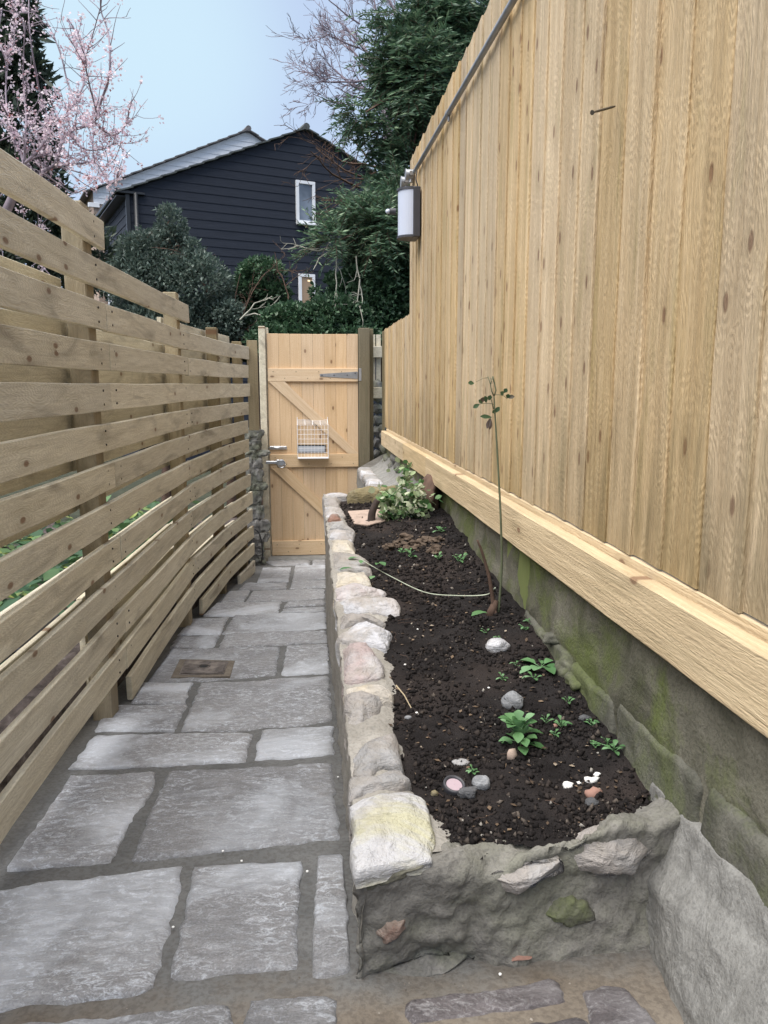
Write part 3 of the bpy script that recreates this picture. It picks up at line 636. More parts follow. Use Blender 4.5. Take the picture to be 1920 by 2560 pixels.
# gate posts
def post(nm,lo,hi,mat,label,bv=.004):
    t=mk(nm,*bevbox(lo,hi,bv),mat,loc=(lo[0],lo[1],lo[2]),label=label,cat='gate post'); return t
post('gate_post',(-.372,GY-.03,-.02),(-.312,GY+.05,2.15),'slat_pine','pale narrow timber post on the latch side of the gate')
post('gate_stop',(-.3115,GY+.0215,.0),(-.285,GY+.05,2.14),'slat_pine','slim timber stop batten behind the latch edge of the gate')
post('gate_post',(.533,GY-.045,.55),(.633,GY+.055,2.14),'dark_post','broad dark weathered post carrying the gate hinge')
post('gate_post',(.636,GY+.06,.1),(.676,GY+.16,2.14),'dark_post','second dark post just behind the hinge post of the gate')
mk('hinge_plate',*merge([bevbox((.531,GY-.0495,atY(898,952,7.15)[2]),(.555,GY-.0455,atY(898,921,7.15)[2]),.001)]),'galvanised',bpy.data.objects['garden_gate'])
# ================================================================ STONE PIER + cable
PI=thing('stone_pier',(-.40,7.0,.0),'narrow dark rubble stone pier between the slatted fence and the gate post','stone pier')
mk('core',*bevbox((-.47,6.88,-.1),(-.385,7.25,1.26),.01),'pier_stone',PI)
k=0; z=.02
while z<1.24:
    hh=random.uniform(.06,.14); x=-.50
    while x<-.385:
        wd=random.uniform(.05,.09); mk('stone',*rock((x+wd/2,6.89,z+hh/2),(wd*.66,.022,hh*.6),k,.5,3,.75),'pier_stone',PI); x+=wd; k+=1
    z+=hh*.95
cb=[atY(x,y,6.82) for x,y in ((636,1322),(648,1334),(655,1362),(656,1390),(652,1408))]
mk('cable',*tubes([(smoothpts(cb),.006)],8),'cable_black',smooth=True,loc=tuple(cb[-1]),label='thin black cable drooping down the stone pier beside the gate',cat='cable')
# ================================================================ RIGHT CLOSE-BOARD FENCE
RF=thing('closeboard_fence',(.75,3.2,1.1),'tall pale pine close-board fence on the right side','fence')
RL=thing('closeboard_fence',(.75,6.4,1.1),'lower close-board fence section nearest the gate on the right','fence')
def cboard(y0,w_,z0,z1,par,mat,seed):
    r=random.Random(seed); X=.768; n=26; th1=.012; th0=.005; rows=[]
    # thick edge towards the camera, thin edge tucked under the next board; slightly wandering edges
    V=[];Fc=[]; off=r.uniform(-.003,.003); tilt=r.uniform(-.002,.002)
    m=[(0,0,X),(0,.0,X-th1),(.002,0,X-th1-.0015),(.03,0,0),(.07,0,0),(w_+.012,0,X-th0-.0045),(w_+.012,0,X)]
    prof=[(0.,X+.0),(0.,X-th1+.002),(.003,X-th1),(w_*.35,X-th1+.003),(w_*.7,X-th1+.0065),(w_+.008,X-th0),(w_+.008,X)]
    for i in range(n+1):
        z=z0+(z1-z0)*i/n
        for j,(u,x) in enumerate(prof):
            wob=.0022*n3((0,y0*9,z*5),1,seed)+.0012*n3((0,y0,z*22),1,seed)
            V.append(np.array([x+off*.6+tilt*(z-z0)+(.0012*n3((u*30,0,z*9),1,seed) if 0<j<6 else 0),y0+u+(wob if j<3 else 0),z]))
    k=len(prof)
    for i in range(n):
        for j in range(k): j2=(j+1)%k; Fc.append([i*k+j,i*k+j2,(i+1)*k+j2,(i+1)*k+j])
    Fc.append(list(range(k))); Fc.append([n*k+j for j in range(k)][::-1])
    mk('board',V,Fc,mat,par)
zb_fn=lambda: atX(1920,1569,.755)[2]
ZB=zb_fn()
y=.62;i=0
while y<5.42:
    w_=.142+.02*random.random(); grey= 3.05<y<3.2
    cboard(y,w_,ZB+random.uniform(-.003,.003),3.118+random.uniform(-.006,.006),RF,'board_grey' if grey else 'board_pine',i); y+=w_; i+=1
yend=y
while y<7.05:
    w_=.142+.02*random.random(); cboard(y,w_,ZB+random.uniform(-.003,.003),2.118+random.uniform(-.006,.006),RL,'board_pine',i); y+=w_; i+=1
mk('corner_board',*bevbox((.748,y+.002,1.2),(.768,y+.1,2.11),.002),'dark_post',RL)
for z in (1.35,2.2,2.95): mk('rail',*bevbox((.770,.6,z),(.82,yend-.01,z+.075),.003),'gravel_pine',RF)
for z in (1.35,1.95): mk('rail',*bevbox((.770,yend,z),(.82,7.1,z+.075),.003),'gravel_pine',RL)
mk('bottom_batten',*bevbox((.757,.5,ZB-.05),(.79,6.9,ZB-.004),.003),'gravel_pine',RF)
# short return panel seen from behind
RP=thing('return_panel',(.69,7.42,1.4),'short return of upright boards on two rails behind the gate hinge post','fence panel')
for xa,xb in ((.655,.675),(.68,.712),(.722,.765)): mk('board',*bevbox((xa,7.46,1.52),(xb,7.475,2.1),.001),'slat_pine',RP)
for z in (1.50,1.885): mk('rail',*bevbox((.640,7.40,z),(.77,7.455,z+.105),.003),'slat_pine',RP)
# gravel board
gzt=atX(1920,1643,.715)[2]; gzb=atX(1920,1851,.715)[2]
def gravel(y0,y1,nm,label):
    n=int((y1-y0)/.08); pth=[np.array([.715+.0025*n3((0,q*3,0),1,4),q,gzb+.002*n3((0,q*2,3),1)]) for q in np.linspace(y0,y1,n)]
    sec=[(u,v) for u,v in rsec(.041,gzt-gzb,.004,0,0)]
    return mk(nm,*sweep(pth,sec),'gravel_pine',loc=tuple(pth[0]),label=label,cat='gravel board',group='gravel boards under the right fence')
gravel(.4,4.43,'gravel_board','long thick sawn timber gravel board under the tall right fence')
gravel(4.434,5.45,'gravel_board','short middle gravel board beside the ivy under the right fence')
gravel(5.454,6.95,'gravel_board','farthest gravel board under the low fence by the gate')
# ================================================================ CONDUIT, LAMP, SCREW
CO=thing('conduit',(.738,2.9,2.93),'grey metal conduit pipe running up along the tall right fence','conduit')
pa=atX(1036,430,.738); pb=atX(1284,0,.738); dd=(pb-pa)/np.linalg.norm(pb-pa); pe=pb+dd*2.2
mk('pipe',*cyl(pa,pe,.0125,14),'galvanised',CO,smooth=True)
for t in (.42,.95,1.4):
    q=pa+(pe-pa)*t*.6; mk('saddle_clip',*merge([cyl(q-dd*.012,q+dd*.012,.0155,14),obox(q+np.array([.004,0,-.022]),(1,0,0),(0,1,0),(0,0,1),(.01,.02,.03),.002)]),'galvanised',CO)
for (x,y,Y) in ((1026,437,None),(1014,455,None)):
    q=atX(x,y,.735); 
    jb=mk('junction_box',*merge([cyl(q+np.array([.018,0,0]),q+np.array([-.028,0,0]),.033,20),cyl(q,q+np.array([0,-.01,-.05]),.012,12),cyl(q+np.array([-.01,0,0]),q+dd*.05,.014,12)]),'galvanised',CO)
    mk('box_lid',*cyl(q+np.array([-.028,0,0]),q+np.array([-.033,0,0]),.037,20),'galvanised',jb)
# wall lamp
ly=5.0; zt=2.83; zb=2.535
WL=thing('wall_lamp',(.75,ly,zb),'half round outdoor lamp with white diffuser and charcoal body on the tall fence','wall lamp')
def half(x0,rx,y0,y1,z0,z1,n=18):
    yc=(y0+y1)/2; ry=(y1-y0)/2; P=[(x0-rx*math.sin(a),yc-ry*math.cos(a)) for a in np.linspace(0,math.pi,n)]
    V=[np.array([a,b_,z0]) for a,b_ in P]+[np.array([a,b_,z1]) for a,b_ in P]; m=len(P)
    return V,[list(range(m)),[m+i for i in range(m)][::-1]]+[[i,m+i,m+(i+1)%m,(i+1)%m] for i in range(m)]
mk('back_box',*bevbox((.705,ly-.09,zb),(.75,ly+.09,zt),.004),'charcoal',WL)
mk('diffuser',*half(.7045,.083,ly-.083,ly+.083,zb+.014,zt-.014),'diffuser_white',WL)
mk('end_cap',*half(.7045,.09,ly-.088,ly+.088,zb,zb+.0135),'charcoal',WL); mk('end_cap',*half(.7045,.09,ly-.088,ly+.088,zt-.0135,zt),'charcoal',WL)
mk('motion_sensor',*merge([cyl((.615,ly+.06,2.71),(.575,ly+.06,2.71),.02,16)]),'charcoal',WL)
mk('sensor_lens',*rock((.565,ly+.06,2.71),(.016,.016,.015),1,.02,3),'diffuser_white',WL,smooth=True)
lc=[np.array(q) for q in ((.735,ly-.03,2.93),(.725,ly-.05,2.88),(.735,ly-.06,2.84),(.73,ly-.05,2.826))]
mk('flex',*tubes([(smoothpts(lc),.004)],6),'cable_black',WL,smooth=True)
s0=atX(1537,266,.752); s1=atX(1482,281,.675)
mk('screw',*merge([cyl(s0,s1,.0022,8),cyl(s1,s1+(s1-s0)/np.linalg.norm(s1-s0)*.003,.004,10,.0055)]+[cyl(s0+(s1-s0)*t,s0+(s1-s0)*(t+.03),.0032,8,.0022) for t in np.arange(.1,.85,.06)]),'rusty_screw',loc=tuple(s0),label='long loose screw sticking out of the tall board fence',cat='screw')
# ================================================================ RETAINING WALL (right)
RW=thing('retaining_wall',(.8,3,.6),'old mossy rendered retaining wall under the right fence','retaining wall')
ledge=lambda y:.885+.012*n3((0,y,0),2.5)+(.03 if y<1.2 else 0)
rows=[]
for y in np.concatenate([np.arange(.2,3.2,.02),np.arange(3.2,7.6,.05)]):
    L=ledge(y); f=min(1,max(0,(y-2.9)/.6)); xb=.742+.0*f
    pr=[(.86,1.16),(.775,1.15),(.768,1.06),(.766,1.0),(.764,.95),(.760,L+.015),(.752,L),(xb+.02,L-.02)]+[(xb+.02-.006*t,L-.02-(L+.1)*t) for t in np.linspace(.06,1,16)]
    rows.append([(x,y,z) for x,z in resample([(a,c,0) for a,c in pr],44) and [(q[0],q[1]) for q in resample([(a,c,0) for a,c in pr],44)]])
V,Fq=loftgrid(rows,.012,3,7); mk('render_face',V,Fq,'mossy_render',RW,smooth=True)
def bumpstone(poly,X0,dep,mat,par,seed,nm='stone'):
    """stone face lying in a vertical plane X=X0 (poly: (y,z)), bulging towards -X"""
    P=[np.array([a,c,0.]) for a,c in poly]; V,Fc=chunk(P,.05,dep,.010,n=90,seed=seed,rings=16,edge=.008,jag=.006,nsc=7,shrink=1.0)
    V=[np.array([X0-v[2],v[0],v[1]]) for v in V]; mk(nm,V,Fc,mat,par,smooth=True)
BX=.747
for i,(a,b_,t,bt) in enumerate(((.55,1.02,.93,.30),(1.04,1.285,.895,.45),(1.305,1.70,.885,.55),(1.72,2.02,.865,.6),(2.04,2.5,.87,.6))):
    bumpstone([(a+.004,bt),(a-.002,(bt+t)/2),(a+.004,t-.012),(a+.02,t-.002),((a+b_)/2,t-.008),(b_-.02,t-.0),(b_-.004,t-.02),(b_+.002,(bt+t)/2),(b_-.004,bt)],BX,.004,'mossy_stone',RW,i+20)
for i,(px,py,r_) in enumerate(((1400,1652,.05),(1425,1690,.04),(1365,1580,.035))):
    q=atX(px,py,.73); mk('stone',*rock(q+np.array([.02,0,-.02]),(.03,r_,r_*.6),i+3,.35,3),'mossy_stone',RW,smooth=True)
# far rubble end of the wall
for i in range(14):
    y=5.6+random.random()*1.75; z=.9+random.random()*.32
    mk('stone',*rock((.765,y,z),(.04,.09+.04*random.random(),.05),i+60,.25,2),'pier_stone',RW,smooth=True)
k=0
for z in np.arange(.85,1.62,.11): mk('stone',*rock((.735,7.46,z),(.05,.05,.058),k+90,.22,2),'pier_stone',RW); k+=1
box('fence_post',(.765,2.5,.55),(.86,2.78,1.10),'algae_post',bv=.004,label='short algae green post foot under the gravel board',cat='post',loc=(.8,2.6,.55))
# ================================================================ PLANTER WALL
c1=lambda x,y:(780+x*.3134,1150+y*.3134); c2=lambda x,y:(780+x*.3737,1700+y*.3737); c4=lambda x,y:(1200+x*.434,1250+y*.434)
PW=thing('planter_wall',(.15,3,.4),'low raised planter wall of mortared rubble stone along the path','planter wall')
outer=[onwall(*q) for q in ((807,1233),(811,1300),(822,1400),(838,1560),(852,1720),(866,1870),(873,1990),(880,2090),(888,2165))]
for p_ in outer: p_[0]=max(p_[0],.088)
inner=[onwall(*q) for q in [c1(235,330),c1(250,400),c1(310,500),c1(370,550),c1(330,610),c1(355,720),c1(470,790),c1(485,880),c1(500,990),c1(600,1025),c1(620,1070),c1(700,1190),c1(640,1245),c1(640,1390),c1(605,1480),c1(660,1600),c1(690,1720),c1(690,1860),c2(575,190),c2(600,300),c2(625,560),c2(690,650),c2(850,840),c2(960,950),c2(1060,1060)]]
NR=260
# left arm: swept cross-sections between outer and inner edge
Oy=resample(outer,NR); Iy=resample(inner,NR)
rows=[]
for i in range(NR):
    o_,n_=Oy[i].copy(),Iy[i]; g0=gz(o_[1])-.03; zz0=wz(o_[1])
    face=[(o_[0]+.012,o_[1],g0+(zz0-.02-g0)*t) for t in np.linspace(0,1,14)]
    ed=[(o_[0]+.006,o_[1],zz0-.008)]
    top=[tuple(o_*(1-t)+n_*t+np.array([0,0,-.004-.03*t**4])) for t in np.linspace(.06,1,22)]
    inn=[(n_[0]+.012,n_[1],n_[2]-.06),(n_[0]+.02,n_[1],n_[2]-.2)]
    rows.append(face+ed+top+inn)
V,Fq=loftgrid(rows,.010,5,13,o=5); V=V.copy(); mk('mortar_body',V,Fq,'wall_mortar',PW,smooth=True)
# far end cap
e=rows[0]; mk('end_face',[tuple(q) for q in e]+[(e[-1][0],e[-1][1],gz(4.6)-.05)],[list(range(len(e)+1))],'wall_mortar',PW)
# front arm
ftop=[(.088,.735),(.15,.742),(.23,.742),(.30,.715),(.33,.705),(.37,.712),(.42,.738),(.47,.748),(.50,.742),(.55,.765),(.60,.785),(.645,.782),(.69,.770),(.752,.795)]
fy=lambda x:1.300+.045*(x/.69)
backline=[onwall(*q) for q in [c2(960,950),c2(1060,1065),c2(1120,1065),c2(1180,1010),c2(1250,965),c2(1450,1000),c4(430,1920),c4(560,1880),c4(780,1800),c4(880,1700),c4(960,1640)]]
backline=resample(backline,140)
rows=[]
fr=[np.array([a,0,c]) for a,c in ftop]; fr=resample(fr,140)
for i in range(140):
    x=fr[i][0]; z=fr[i][2]; y0=fy(x); b_=backline[i]; g0=gz(y0)-.03; rec=.05*math.exp(-((x-.25)/.12)**2)
    prof=[]
    for t in np.linspace(0,1,34):
        yy=y0+.015*math.sin(t*3.1)+(rec*(1-min(1,t*2.6))**1.2 if t<.4 else 0); prof.append((x,yy,g0+(z-.015-g0)*t))
    bz=max(b_[2]-.01,z-.05) ; 
    for t in np.linspace(.05,1,20): prof.append((x*(1-t)+b_[0]*t,(y0+.004)*(1-t)+b_[1]*t,(z-.004)*(1-t)+(b_[2]-.03)*t+.012*math.sin(t*3.1)))
    prof.append((b_[0],b_[1]+.01,b_[2]-.1))
    if i==0:
        for dy in (.12,.09,.06,.035,.018,.008,.003): rows.append([(q[0]+ (.035 if dy>.02 else .004+dy*.3),q[1]+dy,q[2]) if j<34 else q for j,q in enumerate(prof)])
    rows.append(prof)
V,Fq=loftgrid(rows,.030,9,12,o=4,dispfn=1); mk('front_face',V,Fq,'wall_mortar_shaded',PW,smooth=True)
def wst(pts,mat,dome=.012,rough=.012,depth=.1,o=.005,seed=0,nm='stone',facet=.026,**k):
    P=[onwall(x,y,o) for x,y in pts]
    V,Fc=chunk(P,depth,dome*.6+.006,rough*.6,n=64,seed=seed,rings=16,edge=.006,jag=.003,nsc=12,shrink=.97,facet=facet,**k); return mk(nm,V,Fc,mat,PW,smooth=True)
T1=lambda *p:[c1(*q) for q in p]; T2=lambda *p:[c2(*q) for q in p]
wst(T1((85,265),(285,262),(288,285),(86,290)),'stone_white',.004,.004,seed=1)
wst(T1((90,295),(235,300),(215,355),(95,358)),'stone_grey',seed=2)
wst(T1((98,362),(235,365),(270,425),(200,445),(105,450)),'stone_white',.008,seed=3)
wst(T1((120,465),(150,435),(225,440),(245,480),(130,490)),'stone_rust',.02,.015,seed=4)
wst(T1((130,495),(260,487),(345,548),(140,550)),'stone_grey',seed=5)
wst(T1((130,555),(345,552),(320,618),(140,622)),'stone_white',.006,seed=6)
wst(T1((148,628),(318,630),(340,690),(350,722),(160,722)),'stone_buff',.012,seed=7)
wst(T1((160,735),(400,748),(455,790),(370,850),(165,850)),'stone_grey',seed=8)
wst(T1((165,860),(360,850),(480,850),(485,880),(170,885)),'stone_grey',.008,seed=9)
wst(T1((172,898),(420,895),(485,985),(360,990),(175,1000)),'stone_buff',.014,seed=10)
wst(T1((180,1010),(320,985),(450,1010),(590,1018),(600,1045),(330,1100),(185,1100)),'stone_pink',.02,.016,seed=11)
wst(T1((190,1120),(450,1110),(660,1098),(705,1150),(700,1195),(480,1210),(240,1200)),'stone_white',.024,.02,seed=12)
wst(T1((200,1390),(330,1300),(440,1285),(635,1355),(600,1475),(420,1460),(230,1440)),'stone_white',.030,.016,seed=13)
wst(T1((240,1500),(300,1445),(430,1450),(570,1610),(575,1700),(430,1760),(250,1765)),'stone_pink',.034,.018,seed=14)
wst(T2((215,70),(330,30),(500,100),(430,190),(340,295),(240,285),(212,150)),'stone_grey',.022,.012,seed=15)
wst(T2((262,500),(330,430),(560,335),(598,480),(600,555),(480,575),(380,650),(262,640)),'stone_grey',.014,.012,seed=17)
wst(T1((225,1230),(470,1222),(590,1262),(560,1290),(440,1275),(215,1345)),'stone_grey',.010,.01,seed=51)
wst(T1((262,1795),(430,1775),(600,1790),(655,1850),(650,1905),(300,1912),(262,1890)),'stone_buff',.010,.01,seed=52)
wst(T2((250,660),(420,650),(600,580),(660,640),(600,710),(330,760),(245,790)),'stone_grey',.008,.01,seed=53)
wst(T2((245,830),(330,780),(620,725),(760,760),(790,860),(805,1000),(810,1180),(600,1215),(440,1250),(290,1295),(250,1150),(280,980)),'stone_yellow',.010,.009,depth=.03,o=.005,seed=18,facet=.010)
# stones in the front face
def fst(poly,Y,dep,mat,seed):
    P=[np.array([a,c,0.]) for a,c in poly]; V,Fc=chunk(P,.05,dep,.008,n=64,seed=seed,rings=14,edge=.006,jag=.006,nsc=12,shrink=1.0,facet=.05)
    mk('stone',[np.array([v[0],Y-.010-v[2]*1.0,v[1]]) for v in V],Fc,mat,PW,smooth=True)
fst([(.11,.60),(.14,.632),(.185,.625),(.205,.60),(.18,.575),(.13,.565)],1.325,.010,'stone_rust',31)
fst([(.505,.715),(.55,.742),(.60,.760),(.672,.758),(.678,.715),(.64,.675),(.56,.665),(.508,.685)],1.338,.008,'stone_grey',38)
fst([(.325,.695),(.36,.705),(.43,.718),(.495,.722),(.49,.70),(.43,.668),(.36,.665)],1.314,.004,'stone_grey',37)
fst([(.44,.60),(.50,.625),(.56,.615),(.58,.575),(.50,.555),(.45,.565)],1.345,.008,'mossy_stone',34)
fst([(.09,.735),(.17,.742),(.22,.74),(.17,.712),(.10,.69)],1.322,.01,'mossy_render',35)
fst([(.12,.50),(.24,.52),(.33,.515),(.30,.485),(.14,.478)],1.335,.01,'pier_stone',36)
# ================================================================ MORTAR BENCH right of the planter front
rows=[]
BM=thing('mortar_haunch',(.7,1.1,.5),'pale trowelled mortar haunch at the foot of the mossy wall in front of the planter','mortar haunch')
for y in np.arange(.3,1.50,.012):
    t=(y-1.1)/.25; xr_=.705-.0*t; g0=gz(y)-.02; zr=.655+.0*t+(1.38-y)*.17; zr=min(zr,.76); xb=.684-.09*(1.333-y)*1.4 if y<1.333 else .684
    xb=max(xb,.60); pts=[(xb,g0),(xb+.003,g0+.3*(zr-g0)),(xr_-.012,zr-.02),(xr_,zr),(xr_+.02,zr+.035),(.742,.79+(1.3-y)*.05),(.76,.80)]
    rows.append([(q[0],y,q[1]) for q in resample([(a,c,0) for a,c in pts],60)])
V,Fq=loftgrid(rows,.016,13,9,o=4,dispfn=1); mk('haunch',V,Fq,'pale_mortar',BM,smooth=True)
pass
# ledge wall at the far right by the gate
LE=thing('ledge_wall',(.6,6,.3),'low stone topped ledge with mortar fillet beside the gate','low wall')
rows=[[(.515,y,.0),(.512,y,.5),(.512,y,.845),(.53,y,.862),(.60,y,.864),(.635,y,.868),(.70,y,.90),(.755,y,.97),(.77,y,1.0)] for y in np.linspace(4.6,7.14,60)]
rows=[resample(r_,40) for r_ in rows]; V,Fq=loftgrid(rows,.012,17,8); mk('mortar_body',V,Fq,'pale_mortar',LE,smooth=True)
for i,y in enumerate(np.arange(4.7,7.0,.3)):
    V,Fc=chunk([np.array(q) for q in ((.508,y,.872),(.508,y+.27,.872),(.62,y+.28,.872),(.63,y,.872))],.05,.01,.014,n=40,seed=i+70,rings=8); mk('stone',V,Fc,'stone_grey' if i%2 else 'stone_white',LE,smooth=True)
mk('end_face',[(.515,7.13,0),(.512,7.13,.86),(.77,7.13,1.0),(.77,7.13,0)],[[0,1,2,3]],'wall_mortar',LE)
mk('end_face',[(.515,4.61,0),(.512,4.61,.86),(.77,4.61,1.0),(.77,4.61,0)],[[0,1,2,3]],'wall_mortar',LE)
# ================================================================ SOIL
def soilz(x,y):
    return soilbase(x,y)+.010*fbm((x,y,0),5,21,3)+.005*fbm((x,y,0),24,22,4)
ys=np.arange(1.33,4.62,.008); rows=[]
for y in ys:
    rows.append([(x,y,soilz(x,y)-(.0)) for x in np.linspace(.115,.775,96)])
V,Fq=loftgrid(rows); 
# keep only what lies inside the planter
iny=np.array([p_[1] for p_ in inner]); inx=np.array([p_[0] for p_ in inner]); od=np.argsort(iny); iny,inx=iny[od],inx[od]
bx=np.array([p_[0] for p_ in backline]); by=np.array([p_[1] for p_ in backline])
def inside(x,y): 
    if y<1.55 and y<np.interp(x,bx,by)-.03: return False
    return x>np.interp(y,iny,inx)-.045
ok=np.array([inside(v[0],v[1]) for v in V]); Fq=Fq[ok[Fq].all(axis=1)]
mk('soil',V,Fq,'soil',smooth=True,kind='structure')
N=21000; C=[];sz=[]
r=np.random.default_rng(3)
while len(C)<N:
    y=1.38+3.1*r.random()**1.6; x=.12+.62*r.random()
    if not inside(x-.02,y): continue
    if n3((x,y,0),6,31)+.4*n3((x,y,0),17,32)<-.02 and r.random()<.72: continue
    s_=.0012+.0075*r.random()**5*(1 if y<2.6 else 1.2); C.append((x,y,soilz(x,y)+s_*.3)); sz.append(s_)
octv=np.array([(1,0,0),(-1,0,0),(0,1,0),(0,-1,0),(0,0,1),(0,0,-1)],float); octf=np.array([(0,2,4),(2,1,4),(1,3,4),(3,0,4),(2,0,5),(1,2,5),(3,1,5),(0,3,5)])
C=np.array(C); sz=np.array(sz)[:,None,None]; V=(C[:,None,:]+octv[None]*sz*(1+.7*(r.random((N,6,1))-.5))+r.normal(size=(N,6,3))*sz*.28).reshape(-1,3); Fq=(octf[None]+np.arange(N)[:,None,None]*6).reshape(-1,3)
mk('soil_crumbs',V,Fq,'soil_crumb',kind='stuff',label='loose dark crumbs of soil over the planter bed',cat='soil')
fb=[]
for _ in range(38):
    y=1.45+2.6*r.random()**1.5; x=.2+.5*r.random(); a=r.random()*6.28; p_=np.array([x,y,soilz(x,y)+.004]); L_=.02+.05*r.random(); pts=[p_]
    for k in range(4): a+=r.normal()*.6; q=pts[-1]+np.array([math.cos(a),math.sin(a),0])*L_/4; q[2]=soilz(q[0],q[1])+.004+.004*r.random(); pts.append(q)
    fb.append((pts,[.0007,.0004]))
C=[];D=[]
while len(C)<420:
    y=1.4+2.9*r.random()**1.4; x=.15+.58*r.random()
    if inside(x-.02,y): C.append((x,y,soilz(x,y)+.004)); D.append((r.normal(),r.normal(),.15*r.normal()))
V,Fq=leaves(C,.011,.6,D,.1,up=3.,seed=77,szvar=.7)
b=NB('litter',.9,.2); g_=b.n('ShaderNodeNewGeometry'); b.col(b.ramp(g_.outputs['Random Per Island'],[(0.,(.05,.035,.025)),(.5,(.13,.09,.06)),(.85,(.22,.16,.11)),(1.,(.42,.38,.32))]))
mk('leaf_litter',V,Fq,'litter',kind='stuff',label='tiny brown flakes of leaf and bark littering the soil',cat='litter')
mk('root_fibres',*tubes(fb,4),'bark_brown',kind='stuff',label='fine brown root fibres and straws scattered over the soil',cat='roots')
# grit on the near mortar
N=2600; C=[];sz=[]
while len(C)<N:
    x=-.7+1.4*r.random(); y=1.0+.6*r.random()**1.5
    if x>.09 and y>1.32: continue
    if x<.1 and r.random()<.7: continue
    s_=.0008+.004*r.random()**4; C.append((x,y,gz(y)-.006+s_*.3)); sz.append(s_)
C=np.array(C); sz=np.array(sz)[:,None,None]; V=(C[:,None,:]+octv[None]*sz+r.normal(size=(N,6,3))*sz*.28).reshape(-1,3); Fq=(octf[None]+np.arange(N)[:,None,None]*6).reshape(-1,3)
b=NB('sand_grit',.9,.2); g_=b.n('ShaderNodeNewGeometry'); b.col(b.ramp(g_.outputs['Random Per Island'],[(0.,(.08,.07,.06)),(.6,(.18,.155,.13)),(.95,(.3,.27,.24)),(1.,(.7,.68,.66))]))
mk('grit',V,Fq,'sand_grit',kind='stuff',label='sandy grit scattered on the near mortar',cat='grit')
# brown clods
for i in range(34):
    q=onsoil(1040+random.gauss(0,38),1362+random.gauss(0,13)); s_=.008+.024*random.random()**2; q[2]+=s_*.3
    mk('soil_clod',*rock(q,(s_,s_*.9,s_*.6),i+200,.7,3),'brown_clod',loc=tuple(q),label='brown clod of earth in the heap across the middle of the planter',cat='soil clod',group='brown clods heaped in the middle of the planter')
# stones & bits on the soil
def item(px,py,s,nm,mat,label,cat,seed,rough=.15,sub=3,flat=0,lift=.35,rotz=0.,**k):
    q=onsoil(px,py); q[2]=soilz(q[0],q[1])+s[2]*lift; return mk(nm,*rock(q,s,seed,rough,sub,flat,rotz),mat,smooth=True,loc=tuple(q),label=label,cat=cat,**k)
item(1241,1622,(.037,.03,.024),'pebble','stone_white','pale rounded pebble on the soil below the rose stem','pebble',2)
item(1281,1762,(.030,.030,.026),'pebble','pebble_grey','smooth grey pebble just behind the leafy green plant','pebble',3)
item(1203,1964,(.022,.019,.018),'pebble','pebble_grey','flat topped grey pebble beside the round spotlight','pebble',4,.1,3,.8)
item(1166,1990,(.020,.018,.014),'slate_chip','pebble_dark','dark triangular slate chip between the spotlight and grey pebble','stone chip',5,.4,2)
item(1086,1993,(.009,.008,.008),'small_stone','log_stone','tiny tan stone at the mortar edge left of the spotlight','small stone',6)
item(1280,1898,(.014,.010,.016),'brick_chip','terracotta','upright reddish chip at the foot of the leafy green plant','stone chip',7,.3,2,rotz=.5)
item(1482,1982,(.018,.011,.012),'brick_chip','brick_chip','broken pink brick chip near the white chalk lumps','stone chip',8,.45,2)
item(1478,2003,(.016,.012,.009),'pebble','pebble_dark','dark flat pebble in front of the pink brick chip','pebble',9)
item(1388,1814,(.008,.006,.006),'brick_chip','brick_chip','tiny orange brick chip among the small seedlings','stone chip',10,.3,2)
item(1462,1795,(.018,.012,.008),'pebble','pebble_dark','dark flat pebble by the seedlings near the mossy wall','pebble',11)
item(1150,1905,(.02,.014,.008),'pebble','stone_grey','half buried grey flat stone left of the plant','pebble',12)
item(1020,1798,(.010,.006,.005),'stone_flake','pebble_grey','thin grey flake beside the dry stick','stone chip',13)
for (x,y,s_) in ((1418,1962,.012),(1478,1945,.014),(1494,1932,.008),(1448,1952,.006)):
    item(x,y,(s_,s_*.7,s_*.5),'chalk_lump','chalk','crumbly white chalk lump near the front right of the planter','chalk lump',int(x),.6,2,group='white chalk lumps by the pink chip')
for (x,y) in ((1042,1786),(1044,1575),(1013,1661),(1222,1716),(1062,1976),(1082,1391),(1008,1338)):
    item(x,y,(.0045,.004,.003),'white_grit','chalk','single white fleck lying on the dark soil','grit',int(x),.2,1,group='white flecks on the soil')
for (x,y) in ((557,2127),(604,2152),(768,2178),(1250,2435),(845,1942),(820,1650),(433,2317),(520,1780)):
    q=onpath(x,y,.008); mk('white_grit',*rock(q,(.0035,.0035,.002),int(x),.2,1),'chalk',loc=tuple(q),label='single white grit fleck lying on the paving',cat='grit',group='white flecks on the paving')
# spotlight
q=onsoil(1133,1976); q[2]=soilz(q[0],q[1]); ax=np.array([.10,-.32,.94]); ax/=np.linalg.norm(ax)
SP=thing('ground_spotlight',q,'small round black ground light with pinkish lens lying in the soil','garden light')
def ringsurf(c,ax,prof,n=28):
    u=np.cross(ax,[1.,0,0]); u/=np.linalg.norm(u); v=np.cross(ax,u); V=[];Fc=[]
    for r_,h in prof:
        for k in range(n): a=2*math.pi*k/n; V.append(c+ax*h+r_*(u*math.cos(a)+v*math.sin(a)))
    for i in range(len(prof)-1):
        for k in range(n): Fc.append([i*n+k,i*n+(k+1)%n,(i+1)*n+(k+1)%n,(i+1)*n+k])
    return V,Fc
mk('housing',*ringsurf(q,ax,[(.001,-.02),(.022,-.02),(.0245,0),(.0255,.012),(.0245,.017),(.0205,.0175),(.0185,.013)]),'charcoal',SP,smooth=True)
mk('lens',*ringsurf(q,ax,[(.0185,.0125),(.0175,.0132),(.0005,.0136)]),'pink_disc',SP)
